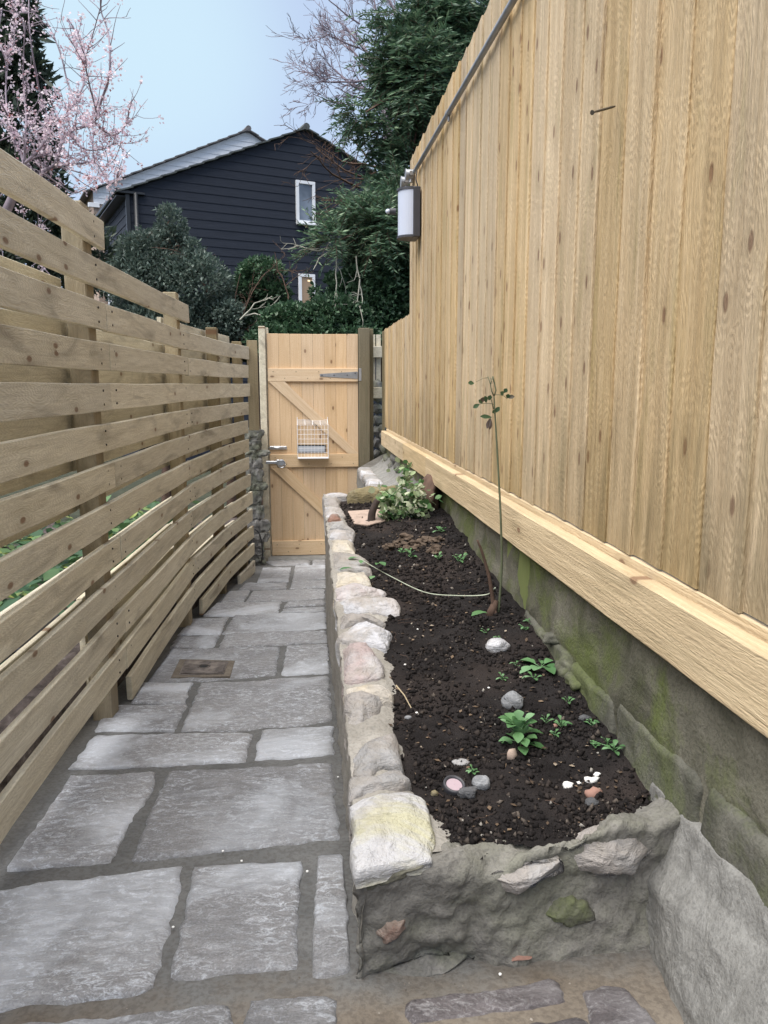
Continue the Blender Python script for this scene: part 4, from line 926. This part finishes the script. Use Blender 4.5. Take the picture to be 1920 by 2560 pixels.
# stick, log, tile, stump
a=onwall(990,1713,.02); b_=onsoil(1029,1772,.006)
mk('dry_stick',*tubes([([a,(a+b_)/2+np.array([.002,0,.004]),b_],[.002,.0015])],6),'straw',loc=tuple(b_),label='thin dry straw stick leaning from the wall onto the soil',cat='stick')
la=onsoil(872,1262); lb=onsoil(998,1250)
lx=(la+lb)/2; L_=np.linalg.norm(lb-la)
P=[(la+np.array([0,.0,.07])),(la+np.array([.01,.11,.07])),(lx+np.array([0,.13,.075])),(lb+np.array([0,.12,.07])),(lb+np.array([0,.0,.07])),(lx+np.array([0,-.012,.07]))]
mk('kerb_stone',*chunk(P,.10,.012,.016,n=70,seed=5,rings=14,edge=.014,jag=.01,nsc=9),'log_stone',smooth=True,loc=tuple(lx),label='mossy brown oblong stone laid across the far end of the planter',cat='stone block')
tq=[onsoil(x,y,.012) for x,y in ((870,1276),(948,1271),(966,1298),(918,1311),(885,1306))]
mk('broken_tile',*chunk(tq,.012,.001,.002,n=40,seed=6,rings=6,edge=.003,jag=.002),'terracotta',loc=tuple(tq[0]),label='broken pinkish flat tile lying in front of the kerb stone',cat='tile')
sb_=onsoil(928,1306); st=[sb_,sb_+np.array([.005,0,.05]),sb_+np.array([.02,0,.09]),sb_+np.array([.035,.0,.12])]
mk('stump',*merge([tubes([(smoothpts(st),[.022,.016])],10),rock(sb_,(.05,.035,.015),3,.3,2)]),'stem_dark',smooth=True,loc=tuple(sb_),label='dark cut sapling stump standing in front of the broken tile',cat='stump')
mk('dead_leaf',*rock(onpath(1302,2395,.012),(.02,.006,.004),9,.3,2),'brick_chip',loc=tuple(onpath(1302,2395,.012)),label='curled rust brown dead leaf at the foot of the planter front',cat='dead leaf')
# ================================================================ PLANTS ON THE BED
def leafcurve(base,d,L,W,curl=.3,up=(0,0,1),n=7):
    base=np.array(base,float); d=np.array(d,float); d/=np.linalg.norm(d); s=np.cross(d,up); s/=np.linalg.norm(s)+1e-9; nn=np.cross(s,d); V=[];Fc=[]
    for i in range(n):
        t=i/(n-1); w_=W*math.sin(math.pi*min(1,t*.92+.06))**.75*(.55+.6*t if t<.6 else 1.-.15*(t-.6)); c=base+d*L*t-np.array([0,0,1.])*curl*L*t*t
        V+= [c-s*w_/2+nn*w_*.14,c,c+s*w_/2+nn*w_*.14]
    for i in range(n-1):
        a=i*3; Fc+=[[a,a+1,a+4,a+3],[a+1,a+2,a+5,a+4]]
    return V,Fc
def rosette(px,py,n,L,W,nm,label,mat='leaf_fresh',elev=(.2,1.1),seed=0,fn=onsoil,group=None,cat='plant',stemh=.0):
    r=random.Random(seed); q=fn(px,py); q[2]+=.0; t=thing(nm,q,label,cat,group); parts=[]
    for i in range(n):
        a=i*2.4+r.uniform(-.3,.3); e=r.uniform(*elev); d=(math.cos(a)*math.cos(e),math.sin(a)*math.cos(e),math.sin(e)); l=L*r.uniform(.7,1.15)
        b0=q+np.array([0,0,stemh*i/n]); pb_=b0+np.array(d)*l*.35; parts.append(leafcurve(pb_,d,l*.7,W*r.uniform(.8,1.15),.35)); parts.append(tubes([([b0,pb_],.0012)],4))
    mk('leaves',*merge(parts),mat,t,smooth=True); return t
rosette(1296,1868,34,.062,.030,'bedding_plant','bushy bright green leafy plant in the middle of the near soil',elev=(.1,1.35),seed=3,stemh=.055)
seeds=[(1182,1935),(1364,1808),(1402,1818),(1387,1840),(1480,1815),(1517,1866),(1486,1868),(1420,1760),(1535,1880),(1243,1600),(1325,1560),(1335,1700),(1255,1700),(1213,1585),(1095,1399),(1155,1400),(1100,1330),(1145,1405),(1005,1385),(1025,1382),(1028,1395),(1290,1665),(1310,1575)]
for i,(x,y) in enumerate(seeds):
    near=y>1500; rosette(x,y,5 if i%2 else 8,(.018+.012*(i%3)/2) if near else .04,(.008+.005*(i%3)/2) if near else .016,'seedling','small green weed seedling sprouting from the dark soil',elev=(.1,1.),seed=i+10,group='weed seedlings in the planter',cat='seedling',stemh=.012)
rosette(1352,1668,9,.07,.035,'weed_clump','light green crinkled weed by the foot of the mossy wall',elev=(.05,.5),seed=41)
rosette(962,1298,8,.05,.03,'weed_clump','green creeping weed tuft beside the broken tile',elev=(.1,.7),seed=43)
# ivy
q=onsoil(1022,1288); IV=thing('ivy',q,'variegated green and cream ivy clump growing by the wall','ivy'); r=np.random.default_rng(5)
C=[];D=[];st=[]
for k in range(9):
    a=r.uniform(0,6.28); tip=q+np.array([.14*math.cos(a),.1*math.sin(a),r.uniform(.0,.13)]); 
    if k==0: tip=q+np.array([-.02,.05,.24])
    pts=smoothpts([q,(q+tip)/2+r.normal(size=3)*.02+np.array([0,0,.04]),tip],6); st.append((pts,.002))
    for p_ in pts[1:]:
        for _ in range(9): C.append(p_+r.normal(size=3)*.026); D.append(r.normal(size=3)*np.array([1,1,.4])+np.array([-.4,-.8,-.2]))
V,Fq=leaves(C,.034,1.0,D,.4,up=.2,shape='hex',seed=4); mk('leaves',V,Fq,'leaf_ivy',IV); mk('stems',*tubes(st,5),'bark_brown',IV)
# root mass by the ivy
mk('root_ball',*rock(onsoil(1068,1262)+np.array([0,0,.05]),(.06,.12,.09),8,.4,3),'bark_brown',smooth=True,loc=tuple(onsoil(1068,1262)),label='brown gnarled root mass beside the ivy under the gravel board',cat='root')
# rose
rb=onsoil(1246,1535); RO=thing('rose_bush',rb,'leggy bare rose with a tall thin stem rising in front of the fence','rose')
Yr=rb[1]
rpt=lambda x,y,dy=0:atY(x,y,Yr+dy)
cr_=lambda x,y:(1150+x*.1025,900+y*.1025)
main=[rb,rpt(1254,1420),rpt(1252,1300),rpt(1246,1180),rpt(*cr_(890,1900)),rpt(*cr_(870,1600)),rpt(*cr_(845,1200)),rpt(*cr_(830,880))]
tb=[(smoothpts(main,6),[.0045,.0022]),([rpt(*cr_(830,880)),rpt(*cr_(770,760)),rpt(*cr_(745,600)),rpt(*cr_(680,400))],[.0022,.0015]),([rpt(*cr_(745,600)),rpt(*cr_(765,520)),rpt(*cr_(752,430))],[.002,.0015]),
 ([rpt(*cr_(840,870)),rpt(*cr_(875,740)),rpt(*cr_(850,600)),rpt(*cr_(810,470)),rpt(*cr_(797,400))],[.0022,.0028]),([rpt(*cr_(860,850)),rpt(*cr_(960,845)),rpt(*cr_(1080,880)),rpt(*cr_(1150,950))],[.0012,.0009]),
 ([rpt(*cr_(830,1080)),rpt(*cr_(700,1055)),rpt(*cr_(560,1060)),rpt(*cr_(460,1080))],[.0012,.0009]),([rpt(*cr_(820,1200)),rpt(*cr_(770,1000)),rpt(*cr_(740,900))],[.002,.001]),([rpt(*cr_(680,430)),rpt(*cr_(560,450)),rpt(*cr_(380,540))],[.001,.0006])]
mk('stem',*tubes(tb,6),'stem_green',RO,smooth=True)
lp=[((340,570),(200,560)),((1060,850),(980,780)),((1070,800),(1140,700)),((1150,930),(1180,830)),((1160,920),(1310,890)),((640,1040),(600,880)),((700,980),(740,860)),((550,1050),(450,980)),((530,1040),(560,910)),((470,1080),(330,1160)),((850,1290),(950,1150)),((840,1300),(800,1220)),((770,1400),(510,1370)),((740,1420),(720,1660)),((730,1430),(660,1640))]
lv=[]
for (a,c) in lp:
    A_=rpt(*cr_(*a)); B_=rpt(*cr_(*c)); lv.append(leafcurve(A_,(B_-A_)+np.array([0,-.004,.001]),np.linalg.norm(B_-A_)*1.1,.017,.05,up=(0,-1,.4)))
mk('leaves',*merge(lv),'leaf_rose',RO,smooth=True)
dead=[rb+np.array([-.012,-.01,-.01]),rpt(1232,1500),rpt(1222,1440),rpt(1205,1380),rpt(1193,1350)]
mk('dead_stem',*tubes([(smoothpts(dead),[.009,.003]),([rb+np.array([-.03,0,-.01]),rb+np.array([-.01,0,.05])],[.02,.01])],8),'bark_brown',RO,smooth=True)
sh=[rpt(1238,1470),onsoil(1215,1487,.03),onsoil(1140,1489,.02),onsoil(1060,1480,.02),onsoil(975,1440,.03),onwall(935,1418,.06),onwall(895,1394,.07)]
mk('arching_shoot',*tubes([(smoothpts(sh,7),[.0026,.0014])],6),'stem_pale',RO,smooth=True)
lv=[]
for (x,y,dx,dy,s_) in ((895,1394,-20,3,1.),(905,1400,-6,22,1.),(948,1405,10,18,1.2),(940,1412,8,-14,.9),(935,1440,-6,10,1.),(880,1420,-20,4,1.2),(1180,1533,40,-6,1.3),(1215,1530,-30,8,1.3)):
    q=onsoil(x,y,.05) ; lv.append(leafcurve(q,(dx,-dy*1.5,2),.045*s_,.026*s_,.15))
mk('shoot_leaves',*merge(lv),'leaf_fresh',RO,smooth=True)
# ================================================================ BEHIND THE LEFT FENCE
r=np.random.default_rng(11)
GC=thing('ground_cover',(-1.3,3,.6),'broad leaved evergreen ground cover behind the slatted fence','plant')
C=[];D=[]
for _ in range(2600):
    y=r.uniform(2.0,6.5); x=fx(y)-.45-1.6*r.random()**1.2; C.append((x,y,.60-.03*y+.03+.22*r.random()**1.2*(1.2 if n3((x,y,0),2)>-.1 else .3))); D.append(r.normal(size=3)*np.array([1,1,.35])+np.array([.6,-.7,-.1]))
V,Fq=leaves(C,.095,.62,D,.3,up=1.2,shape='hex',seed=8); mk('leaves',V,Fq,'leaf_laurel',GC)
WI=thing('iron_scrollwork',(-1.05,2.4,.6),'black wrought iron scroll panel lying behind the slatted fence','ironwork')
tb=[]
for k in range(7):
    c=np.array([-1.0-.05*(k%2),2.05+.17*k,.645-.005*k]); 
    for s_ in (1,-1): tb.append(([c+np.array([(.055-.045*t)*math.cos(4*math.pi*t*s_+k),(.07-.055*t)*math.sin(4*math.pi*t*s_+k)+.04*s_,.03*math.sin(t*3)]) for t in np.linspace(0,1,22)],.006))
mk('scrolls',*tubes(tb,6),'wrought_iron',WI,smooth=True)
mk('bars',*tubes([([(-1.12,1.9,.68),(-1.05,3.3,.66)],.009),([(-.93,1.9,.64),(-.92,3.3,.63)],.008),([(-1.3,2.6,.74),(-1.0,2.75,.70)],.01)],6),'wrought_iron',WI)
# ================================================================ BLOSSOM TREE
r=np.random.default_rng(21)
cb_=lambda x,y:(x*.2411,y*.2411)
TY=4.6
BT=thing('blossom_tree',(-2.3,4.9,.5),'small cherry tree in pink blossom behind the left fence','tree')
limbs=[[(330,1990),(440,1800),(560,1720),(600,1650),(640,1480),(740,1360),(980,1260),(1050,1050),(1130,800),(1140,550),(1120,330),(1050,120),(1040,-60)],
[(980,1260),(1000,1170),(940,930),(890,700),(850,500),(780,320),(700,190)],[(740,1360),(700,1200),(790,1050),(870,850),(870,650),(950,400),(1040,80)],
[(250,1700),(400,1620),(600,1600),(800,1650),(980,1690)],[(260,1690),(400,1550),(470,1420),(500,1250),(400,900),(330,500),(300,200),(300,-60)],
[(600,1720),(800,1700),(980,1690),(1060,1780),(1160,1900),(1280,1760)],[(980,1260),(1080,1360),(1200,1400),(1300,1300),(1330,1230)],[(790,1050),(700,850),(640,600),(560,380),(450,150)],
[(250,1700),(200,1550),(130,1400),(80,1200),(60,900),(100,500),(150,150),(60,-80)],[(80,1200),(-60,900),(-40,500),(20,100)],[(250,1700),(260,1450),(270,1200),(250,950),(240,700),(260,240)],
[(150,2000),(260,1690)],[(440,1800),(600,1900),(760,2000),(900,1950)],[(560,1720),(760,1770),(960,1850),(1000,2000)],
[(500,1250),(620,1230),(700,1200)],[(270,1700),(120,1900),(-60,2100)],[(740,1360),(800,1500),(960,1560),(1150,1510),(1200,1400)],[(980,1690),(960,1500),(980,1350)],[(-100,1500),(130,1400)],
[(60,2350),(300,2450),(560,2600),(700,2900)],[(-80,2300),(200,2600),(420,2750),(560,2900)],[(-100,2500),(100,2800),(300,3000)]]
TB=[];tw=[]
for i,L in enumerate(limbs):
    yy=TY+r.uniform(-.35,.5)*(0 if i in(0,) else 1)
    P=[atY(*cb_(*q),TY+.10*math.sin(k*1.3+i)+(.0 if k==0 else (yy-TY)*min(1,k/3))) for k,q in enumerate(L)]; P=smoothpts(P,5)
    r0={0:.013,4:.008,8:.008,10:.008,11:.014}.get(i,.0055 if i<13 else .0045); TB.append((P,[r0,.0028]))
    for j in range(2,len(P)):
        nk=3 if i<12 else 2
        for _ in range(nk):
            if r.random()<(.24 if P[j][0]/P[j][1]<-.36 else .20):
                d=P[j]-P[j-1]; d/=np.linalg.norm(d); grow(P[j],d*.5+r.normal(size=3)*.7+np.array([0,0,.35]),r.uniform(.06,.24),.0026,1 if r.random()<.6 else 0,TB,tw,r,.55,.3,.3,(1,3),.6,4,.0016,1)
    tw.append((P,None))
base=atY(*cb_(250,1700),TY)
TB.append((smoothpts([np.array([-2.35,4.9,.4]),np.array([-2.3,4.85,1.4]),(atY(*cb_(150,2000),TY)),base],5),[.04,.018]))
mk('trunk',*tubes(TB,5),'bark_violet',BT,smooth=True)
C=[]
for pts,_ in tw:
    for j in range(len(pts)):
        p_=np.array(pts[j]); dens=.6 if n3(p_,2.4,3)>0. else .12
        px_left=(p_[0]/p_[1]<-.36)
        if px_left: dens=.5
        for _ in range(2):
            if r.random()<dens*(.8 if len(pts)>8 else .5):
                c=p_+r.normal(size=3)*.013; 
                for _2 in range(6): C.append(c+r.normal(size=3)*.010)
V,Fq=leaves(C,.016,.85,None,seed=12); mk('blossom',V,Fq,'blossom_pink',BT)
# dense blossoms low behind the fence gaps
# ================================================================ CONIFER behind the blossom
def tree_leafy(nm,label,blobs,n,leaf,asp,mat,seed,trunk,group=None,cat='tree',kind='leaves',clump=4.,thr=-.1,shell=.45,bark='bark_brown',per=8,sl=.25,droop=.4,shape='rhomb'):
    base=trunk[0]; t=thing(nm,base,label,cat,group); tw=[]
    if kind=='leaves': P,N=blobpts(blobs,n,shell,seed,clump,thr); V,Fq=leaves(P,leaf,asp,N+np.array([0,-.3,.2]),.9,up=.4,shape=shape,seed=seed)
    else: V,Fq,tw=sprays(blobs,n,sl,per,leaf,asp,droop,seed,thr,shell,clump)
    mk('crown',V,Fq,mat,t); T_=[(smoothpts(trunk,4),[.09,.03])]
    for b_ in blobs: T_.append((smoothpts([trunk[-1],(np.array(trunk[-1])+np.array(b_[0]))/2+np.array([0,0,.1]),b_[0]],4),[.035,.008]))
    T_+=tw[:1500]; mk('trunk',*tubes(T_,4),bark,t,smooth=True); return t
Yc=9.5
tree_leafy('conifer','dark conifer standing behind the pink blossom at the left edge',[pblob(30,120,60,120,Yc),pblob(0,20,70,90,Yc),pblob(60,200,60,60,Yc),pblob(40,330,80,110,Yc),pblob(20,480,120,130,Yc),pblob(90,590,120,100,Yc),pblob(200,640,90,80,Yc)],9000,.13,.3,'leaf_dark',31,[(-4,Yc,0),(-4.2,Yc,2),atY(30,350,Yc)],clump=3)
# yew
Yy=9.2
B=[pblob(1050,50,90,90,Yy),pblob(1140,40,100,110,Yy+.4),pblob(1000,150,50,80,Yy),pblob(1040,210,90,100,Yy),pblob(915,280,50,28,Yy-.3),pblob(975,320,65,60,Yy),pblob(1030,400,50,90,Yy),pblob(1100,220,100,140,Yy+.4),pblob(1150,110,100,100,Yy+.3),pblob(985,470,45,60,Yy)]
tree_leafy('yew_tree','tall dark green yew rising behind the right fence',B,3300,.085,.2,'leaf_yew',33,[(2.6,9.6,-.2),(2.2,9.5,2.),(1.9,9.5,3.6),atY(1060,250,9.4)],kind='sprays',clump=2.2,thr=.09,per=22,sl=.30,droop=.5,shell=.35)
B=[pblob(930,590,95,60,8.6),pblob(850,600,55,30,8.4),pblob(1000,560,60,90,8.8),pblob(900,540,50,30,8.6),pblob(985,640,60,50,8.7)]
tree_leafy('yew_tree','low spreading yew bough in front of the black house and window',B,1300,.07,.2,'leaf_yew',34,[(1.6,9.2,-.2),(1.4,9.1,1.6),atY(990,600,8.9)],kind='sprays',clump=2.2,thr=-.02,per=20,sl=.30,droop=.3,shell=.35)
# hedge bushes behind the gate
def bush(label,blobs,n,leaf,asp,mat,seed,x,y,clump=6,thr=-.1,shell=.5,shape='rhomb'): return tree_leafy('shrub',label,blobs,n,leaf,asp,mat,seed,[(x,y,-.3),(x,y,.6),tuple(blobs[0][0])],cat='shrub',clump=clump,thr=thr,shell=shell,shape=shape,group='shrubs beyond the gate')
bush('bushy grey green evergreen shrub in front of the black house corner',[pblob(425,575,38,55,9.2),pblob(400,640,75,70,9.2),pblob(340,640,40,50,9.2),pblob(370,720,105,80,9.2),pblob(480,730,95,90,9.1),pblob(550,800,70,55,9.0),pblob(440,830,170,80,9.2),pblob(470,650,50,50,9.2)],30000,.05,.42,'leaf_greygreen',41,-1.6,9.3,clump=5,thr=-.22)
bush('small rounded mid green shrub left of the lower window',[pblob(655,690,55,42,9.4),pblob(625,740,50,50,9.4),pblob(680,740,45,45,9.4),pblob(650,800,80,50,9.4)],9000,.05,.55,'leaf_hedge',42,-.5,9.6,clump=6,thr=-.2)
bush('dense clipped looking green hedge just behind the top of the gate',[pblob(740,800,85,38,8.3),pblob(840,790,80,48,8.3),pblob(800,850,150,60,8.3),pblob(700,850,80,40,8.2)],16000,.045,.6,'leaf_hedge',43,.2,8.4,clump=7,thr=-.2)
bush('dark holly like shrub behind the fence right of the gate',[pblob(930,740,90,75,8.7),pblob(1000,700,70,90,8.8),pblob(1010,800,70,70,8.7),pblob(890,800,80,60,8.6),pblob(950,650,60,50,8.8),pblob(830,730,50,40,8.8)],22000,.055,.6,'leaf_hedge',44,1.1,9.0,clump=5,thr=-.15)
bush('dark low shrub mass between the grey green shrub and the gate',[pblob(560,850,90,50,9.8),pblob(620,850,80,50,9.8),pblob(680,860,80,40,9.8)],9000,.05,.6,'leaf_dark',45,-.9,9.9,clump=5,thr=-.3)
# bare trees and brambles
def bare(nm,label,roots,bark,seed,cat='tree',**k):
    r=np.random.default_rng(seed); out=[];tips=[]
    for (p,d,L,r0,dep) in roots: grow(p,d,L,r0,dep,out,tips,r,**k)
    b0=roots[0][0]; t=thing(nm,(b0[0],b0[1],-.2),label,cat); mk('branches',*tubes(out,4,False),bark,t,smooth=True); return t,out
Yb=15.
def bd(x0,y0,x1,y1,Y): a=atY(x0,y0,Y); b_=atY(x1,y1,Y); return a,(b_-a),np.linalg.norm(b_-a)
rts=[]
for (x0,y0,x1,y1,r0) in ((960,260,870,170,.06),(940,210,830,90,.05),(930,150,850,0,.05),(935,230,800,150,.045),(960,100,900,-60,.05),(925,200,790,210,.04),(1000,60,960,-80,.05),(900,120,740,130,.03),(900,60,760,20,.03),(900,260,760,290,.025),(930,250,820,240,.03)):
    a,d,L=bd(x0,y0,x1,y1,Yb); d=d/L+np.array([0,r.uniform(-.3,.3),0]); rts.append((a,d,L*.85,r0*.6,4))
t_,_=bare('bare_tree','leafless winter tree with fine twigs left of the tall yew',rts,'bark_violet',51,spread=.42,up=.08,curl=.24,kids=(3,5),ratio=.68,seg=7,minr=.0045)
tr=[atY(980,900,Yb),atY(985,500,Yb),atY(960,260,Yb)]; mk('trunk',*tubes([(smoothpts(tr),[.2,.07])],7),'bark_violet',t_,smooth=True)
rts=[]
for (x0,y0,x1,y1) in ((960,420,760,380),(950,450,720,430),(940,480,800,520),(930,400,830,340),(960,520,760,480),(900,470,700,400),(940,430,860,470)):
    a,d,L=bd(x0,y0,x1,y1,10.); rts.append((a,d/L+np.array([0,r.uniform(-.3,.3),0]),L*.8,.016,3))
bare('bare_shrub','tangle of bare brown twigs in front of the gable window',rts,'bark_brown',52,cat='shrub',spread=.6,up=-.02,curl=.35,kids=(3,5),ratio=.55,seg=6,minr=.003)
rts=[]
for (x0,y0,x1,y1) in ((600,860,560,620),(600,850,640,600),(590,860,500,700),(610,850,600,640),(560,840,540,560),(620,860,680,680),(600,800,620,700),(720,760,690,570)):
    a,d,L=bd(x0,y0,x1,y1,9.0); rts.append((a,d/L+np.array([0,r.uniform(-.3,.3),0]),L*.75,.010,3))
bare('bramble','arching brown bare brambles between the two shrubs',rts,'bark_brown',53,cat='shrub',spread=.6,up=.0,curl=.4,kids=(2,5),ratio=.55,seg=6,minr=.0028)
rts=[]
for (x0,y0,x1,y1) in ((600,800,710,745),(610,790,700,770),(850,620,740,690),(840,640,835,800),(890,640,880,850),(830,620,720,640),(900,700,930,800),(700,740,640,790)):
    a,d,L=bd(x0,y0,x1,y1,8.35); rts.append((a,d/L,L*.9,.010,2))
bare('dead_branch','pale dead branches hanging over the hedge by the lower window',rts,'bark_pale',54,cat='branch',spread=.55,up=-.1,curl=.45,kids=(2,4),ratio=.55,seg=6,minr=.0028)
# ================================================================ HOUSES
TH=R(21.4); e1=np.array([math.cos(TH),math.sin(TH),0]); e2=np.array([-math.sin(TH),math.cos(TH),0]); zv=np.array([0,0,1.])
def onplane(x,y,P0,N_): d=ray(x,y); return C0+d*np.dot(P0-C0,N_)/np.dot(d,N_)
A0=atY(318,476,19.); apex=onplane(762,326,A0,e2); hs=np.dot(apex-A0,e1); W2=2*hs; ze=A0[2]; za=apex[2]
bp=onplane(258,540,A0,e1); LEN=np.dot(bp-A0,e2)
H=thing('black_clad_house',(A0[0],A0[1],-.3),'large house clad in black timber boards with a pitched roof','house')
loc=lambda s,t,z:np.array([A0[0],A0[1],0])+e1*s+e2*t+zv*z
def siding(fn,ext,z0,z1,p=.20,lap=.017):
    V=[];Fc=[];z=z0
    while z<z1-.02:
        zt_=min(z+p,z1); a0,a1=ext(z); b0,b1=ext(zt_); o=len(V)
        V+=[fn(a0,-lap,z),fn(a1,-lap,z),fn(b1,-.004,zt_),fn(b0,-.004,zt_),fn(a0,0.0,z),fn(a1,0.0,z)]; Fc+=[[o,o+1,o+2,o+3],[o+4,o+5,o+1,o]]; z+=p
    return V,Fc
sl=(za-ze)/hs
ext=lambda z:(0,W2) if z<=ze else (min((z-ze)/sl,hs-.001),max(W2-(z-ze)/sl,hs+.001))
gw=mk('gable_wall',*siding(lambda s,o,z:loc(s,o,z),ext,-.3,za-.02),'black_siding',H)
LN=LEN
sw=mk('side_wall',*siding(lambda s,o,z:loc(o,s,z),lambda z:(0,LN),-.3,ze-.05),'black_siding',H)
mk('core',[loc(.01,.01,-.3),loc(W2,.01,-.3),loc(W2,LN,-.3),loc(.01,LN,-.3),loc(.01,.01,ze),loc(W2,.01,ze),loc(W2,LN,ze),loc(.01,LN,ze),loc(hs,.01,za-.03),loc(hs,LN,za-.03)],[[0,1,5,8,4],[1,2,6,5],[2,3,7,9,6],[3,0,4,7],[4,8,9,7],[5,6,9,8]],'black_siding',H)
mk('corner_board',*obox(loc(-.01,-.015,(ze-.3)/2),e1,e2,zv,(.09,.09,ze+.3),.005),'black_gutter',H)
def roofs(P,frm,half,rise,length,mat,par,over=.14,nc=14,th=.035):
    for sgn in (0,1):
        parts=[]; dx=(half+.25)/nc
        for i in range(nc):
            s0=-.25+i*dx; s1=s0+dx*1.12; f=rise/half; z0=frm[2]+s0*f+.03; z1=z0+dx*1.12*f-.028
            pts=[]
            for (s,z) in ((s0,z0+th),(s1,z1+th),(s1,z1),(s0,z0)):
                ss=s if sgn==0 else 2*half-s
                for t in (-over,length): pts.append(P(ss,t,z))
            V=[pts[0],pts[2],pts[4],pts[6],pts[1],pts[3],pts[5],pts[7]]; parts.append((V,[[0,1,2,3],[7,6,5,4],[0,4,5,1],[1,5,6,2],[2,6,7,3],[3,7,4,0]]))
        mk('roof_slope',*merge(parts),mat,par)
    rt=[]; n=int(length/.42)
    for i in range(n+1): rt.append(tubes([([P(half,-over+i*.42,frm[2]+rise+.06),P(half,-over+i*.42+.44,frm[2]+rise+.055)],[.085,.08])],8))
    mk('ridge_tiles',*merge(rt),mat,par)
roofs(loc,(0,0,ze),hs,za-ze,LN,'roof_tile',H)
mk('gutter',*merge([obox(loc(-.22,LN/2,ze-.03),e1,e2,zv,(.13,LN+.2,.11),.02),obox(loc(-.12,LN/2,ze-.13),e1,e2,zv,(.26,LN,.02),.0),obox(loc(.06,-.06,ze-.06),e1,e2,zv,(.62,.12,.05),.005)]),'black_gutter',H)
mk('downpipe',*cyl(loc(.16,-.09,ze-.06),loc(.16,-.09,-.3),.05,12),'black_gutter',H,smooth=True)
def window(x0,y0,x1,y1,glass,par,ysill=True,mull=None):
    a=onplane(x0,y0,A0-e2*.05,e2); b_=onplane(x1,y1,A0-e2*.05,e2); s0=np.dot(a-loc(0,0,0),e1); s1=np.dot(b_-loc(0,0,0),e1); z1=a[2]; z0=b_[2]; w_=.075
    fr=merge([obox(loc((s0+s1)/2,-.055,z1-w_/2),e1,e2,zv,(s1-s0,.07,w_),.004),obox(loc((s0+s1)/2,-.055,z0+w_/2),e1,e2,zv,(s1-s0,.07,w_),.004),obox(loc(s0+w_/2,-.055,(z0+z1)/2),e1,e2,zv,(w_,.07,z1-z0-2*w_),.004),obox(loc(s1-w_/2,-.055,(z0+z1)/2),e1,e2,zv,(w_,.07,z1-z0-2*w_),.004)])
    wn_=mk('window',*fr,'white_upvc',par)
    mk('pane',*obox(loc((s0+s1)/2,-.045,(z0+z1)/2),e1,e2,zv,(s1-s0-2*w_,.01,z1-z0-2*w_),0),glass,wn_)
    if ysill: mk('sill',*obox(loc((s0+s1)/2+.03,-.11,z0-.02),e1,e2,zv,(s1-s0+.08,.1,.04),.004),'white_upvc',wn_)
    return wn_,(s0,s1,z0,z1)
window(739,450,788,562,'window_glass',H)
wn_,(s0,s1,z0,z1)=window(746,684,788,790,'window_warm',H,False)
mk('ceiling_light',*obox(loc(s0+.30,-.052,z1-.16),e1,e2,zv,(.1,.012,.04),.004),'lit_bulb',wn_)
# side wall window
q0=onplane(280,738,A0,e1); t0=np.dot(q0-A0,e2); zc=q0[2]
wn2=mk('window',*merge([obox(loc(-.05,t0-.5,zc-.6+dz),e1,e2,zv,(.06,1.3,.07),.004) for dz in (0,.62)]+[obox(loc(-.05,t0-.5+dt,zc-.29),e1,e2,zv,(.06,.06,.6),.004) for dt in (-.62,-.2,.2,.62)]),'white_upvc',H)
mk('pane',*obox(loc(-.04,t0-.5,zc-.29),e1,e2,zv,(.02,1.2,.6)),'window_glass',wn2)
# neighbouring house behind
A2=A0+e2*(LN+1.2)
ap2=onplane(618,325,A2,e2); lf=onplane(232,476,A2,e2); S0=np.dot(lf-A2,e1); hs2=np.dot(ap2-A2,e1)-S0; zb2=lf[2]; B0=A2+e1*S0
H2=thing('pale_gabled_house',(B0[0],B0[1],-.3),'pale neighbouring house with white gable and buff brick behind the black house','house')
loc2=lambda s,t,z:np.array([B0[0],B0[1],0])+e1*s+e2*t+zv*z
ri2=ap2[2]-zb2-.05
V=[loc2(0,0,-.3),loc2(2*hs2,0,-.3),loc2(2*hs2,0,zb2-.35),loc2(0,0,zb2-.35)]; mk('brick_wall',V,[[0,1,2,3]],'buff_brick',H2)
mk('side_wall',[loc2(0,0,-.3),loc2(0,8,-.3),loc2(0,8,zb2),loc2(0,0,zb2)],[[0,1,2,3]],'buff_brick',H2)
f_=.0
mk('back_wall',[loc2(0,8,-.3),loc2(2*hs2,8,-.3),loc2(2*hs2,8,zb2),loc2(hs2,8,zb2+ri2),loc2(0,8,zb2)],[[0,1,2,3,4]],'buff_brick',H2)
ss=(ri2)/hs2
def ext2(z): return (0,2*hs2) if z<=zb2 else (min((z-zb2)/ss,hs2-.01),max(2*hs2-(z-zb2)/ss,hs2+.01))
mk('white_gable',*siding(lambda s,o,z:loc2(s,o,z),ext2,zb2-.35,zb2+ri2-.03,.16,.02),'white_render',H2)
roofs(loc2,(0,0,zb2),hs2,ri2,8,'roof_tile_far',H2,over=.16,nc=15)
mk('barge_board',*merge([obox(loc2(0,-.02,zb2-.4),e1,e2,zv,(.0+.3,.1,.12),.005)]),'white_upvc',H2)
for o in bpy.data.objects:
    if '_o' in o: del o['_o']
